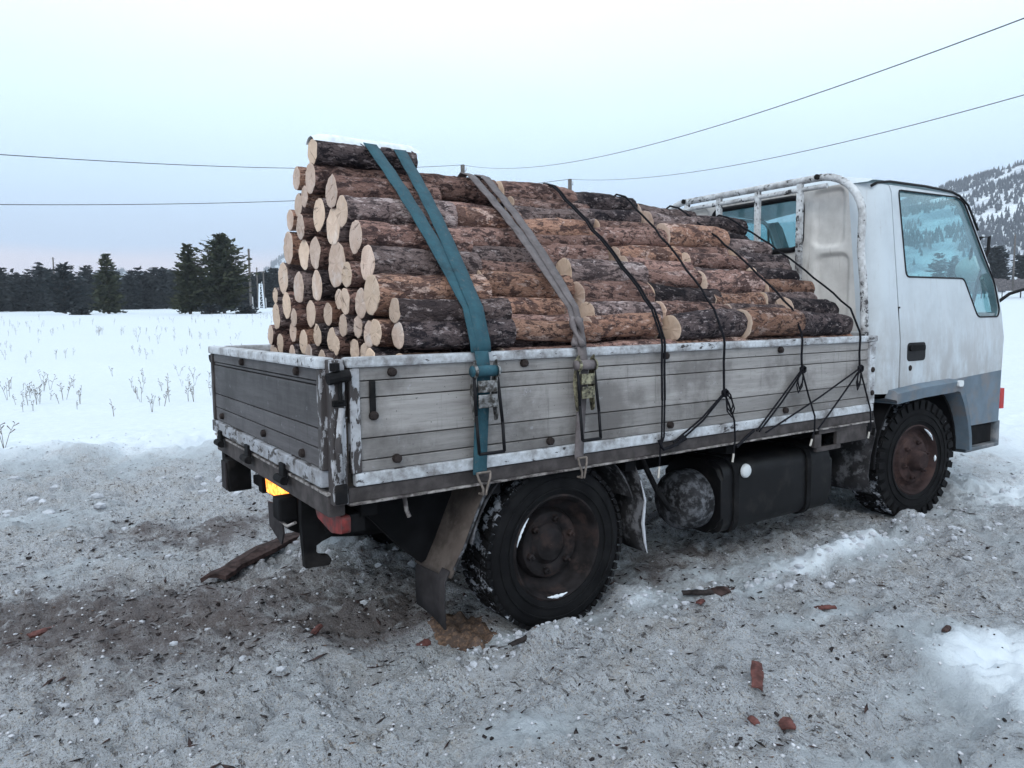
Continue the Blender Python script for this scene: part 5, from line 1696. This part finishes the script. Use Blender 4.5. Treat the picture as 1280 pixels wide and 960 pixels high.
scatter('sawdust_grains', 'pale sawdust grains scattered over the snow', 'sawdust', 2600, (.002, .007), AREA, (.3, 3), .5, 1.8, 5)

def chunks(name, label, mat, spots, seed):
    r_ = random.Random(seed); bm = bmesh.new()
    for cx, cy, sx_, sy_, n_, s0, s1 in spots:
        for k in range(n_):
            x, y = r_.gauss(cx, sx_), r_.gauss(cy, sy_); sz = s0 + (s1 - s0) * r_.random() ** 2.5
            z = H(x, y)
            rr = bmesh.ops.create_icosphere(bm, subdivisions=1, radius=sz)
            ax = (r_.uniform(.7, 1.3), r_.uniform(.7, 1.3), r_.uniform(.5, .9))
            for v in rr['verts']:
                f_ = r_.uniform(.72, 1.2)
                v.co = Vector((x + v.co.x * ax[0] * f_, y + v.co.y * ax[1] * f_, z + sz * .08 + v.co.z * ax[2] * f_))
    return stuff(obj(name, bm, mat), label)
chunks('snow_clods', 'broken snow clods around the wheels and tail', 'snow_clod', [(.60, -.86, .16, .05, 90, .006, .022), (2.6, -.95, .5, .12, 120, .006, .026), (.75, .7, .4, .25, 90, .01, .035), (1.25, -.92, .3, .08, 60, .005, .018),
       (3.5, -1.0, .4, .15, 90, .006, .025), (.3, -1.0, .6, .5, 40, .004, .009), (1.2, -1.6, .7, .4, 50, .004, .009), (-.4, .4, .6, .7, 80, .006, .018), (.3, 2.9, 1.2, .5, 110, .01, .05), (4.6, -.9, .7, .3, 70, .01, .03)], 5)
chunks('dirt_clods', 'dark frozen clods and bark lumps on the trodden snow', 'bark_dark_chip', [(-.6, .5, .5, .5, 60, .005, .014), (.2, -.2, .5, .4, 60, .004, .012), (1.2, -1.5, .7, .4, 60, .004, .011), (.1, 1.6, .5, .3, 60, .006, .022), (2.6, -1.6, .7, .4, 50, .004, .012)], 6)

# sawdust heap between flap and rear tyre
bm = bmesh.new(); rows = []
for j in range(25):
    row = []
    for i in range(25):
        u, w = (i / 12 - 1), (j / 12 - 1)
        x, y = .545 + .13 * u, -.58 + .22 * w
        e = max(0, 1 - u * u - w * w + .55 * mnoise.noise(Vector((x * 16, y * 16, 7))) + .3 * mnoise.noise(Vector((x * 45, y * 45, 3))) - .12)
        row.append(bm.verts.new((x, y, H(x, y) - .008 + .040 * e ** .8 * (.8 + .5 * mnoise.noise(Vector((x * 25, y * 25, 0)))))))
    rows.append(row)
for j in range(24):
    for i in range(24): bm.faces.new((rows[j][i], rows[j][i + 1], rows[j + 1][i + 1], rows[j + 1][i]))
tag(obj('sawdust_heap', bm, 'sawdust', None, True), 'small orange sawdust heap between the mudflap and rear tyre', 'sawdust')

# ------------------------------------------------------------------ dry weeds in the field
def weed(bm, x, y, z, h, r_, n=3):
    for k in range(n):
        a = r_.uniform(0, 6.28); l = r_.uniform(.05, .35) * h
        top = Vector((x + l * math.cos(a), y + l * math.sin(a), z + h * r_.uniform(.6, 1)))
        mid = Vector((x, y, z)).lerp(top, .5) + Vector((0, 0, .05 * h))
        tube(bm, [(x, y, z - .03), mid, top], [.0015 + h * .006, .001 + h * .005, .001 + h * .003], 3, False)
        for q_ in range(4):
            b = mid.lerp(top, q_ / 3)
            d = Vector((r_.uniform(-1, 1), r_.uniform(-1, 1), r_.uniform(.2, 1))) * h * .16
            tube(bm, [b, b + d], [.001 + h * .004, .002 + h * .014], 3, False)
rw_ = random.Random(31)
bm = bmesh.new(); cnt = 0
while cnt < 330:
    az = rw_.uniform(-3, 27); d = 9 + 70 * rw_.random() ** 1.5
    x, y = polar(az, d)
    if mnoise.noise(Vector((x / 7, y / 7, 0))) + rw_.uniform(-.2, .2) < .10: continue
    weed(bm, x, y, H(x, y), rw_.uniform(.09, .24) * (1 + d / 60), rw_, 2); cnt += 1
stuff(obj('dry_weeds', bm, 'dry_weed'), 'dry weed stalks poking through the field snow')
for px, py, hh, lab in [(5, 560, .30, 'tallest dry weed at the left edge of the field'), (100, 505, .22, 'small dry weed near the left edge, right of the tallest'), (190, 515, .20, 'dry weed with two heads in the open field'),
                        (242, 502, .25, 'dry weed close to the tailgate, taller of two')]:
    v_ = fw + rt2 * ((px - 640) / 910.5) + up2 * ((480 - py) / 910.5)
    p = Vector((-.87, -3.074, 1.259))
    for it in range(400):
        p = p + v_ * .05
        if p.z < H(p.x, p.y): break
    bm = bmesh.new(); weed(bm, p.x, p.y, H(p.x, p.y), hh, random.Random(hash(px) % 97), 3)
    tag(obj('dry_weed', bm, 'dry_weed'), lab, 'weed', 'larger dry weeds in the field')

# ------------------------------------------------------------------ cold air between here and the hills
HAZE = 0.00036
t = NT('cold_air')
t.n.remove(t.b)
pv = t.n.new('ShaderNodeVolumePrincipled')
pv.inputs['Color'].default_value = (.80, .88, 1.0, 1)
pv.inputs['Density'].default_value = HAZE
t.link(pv.outputs[0], t.n['Material Output'].inputs['Volume'])
bm = bmesh.new(); box(bm, (-1000, -200, -3), (2800, 2800, 340), 0)
stuff(obj('haze', bm, 'cold_air'), 'thin cold winter air over the valley')
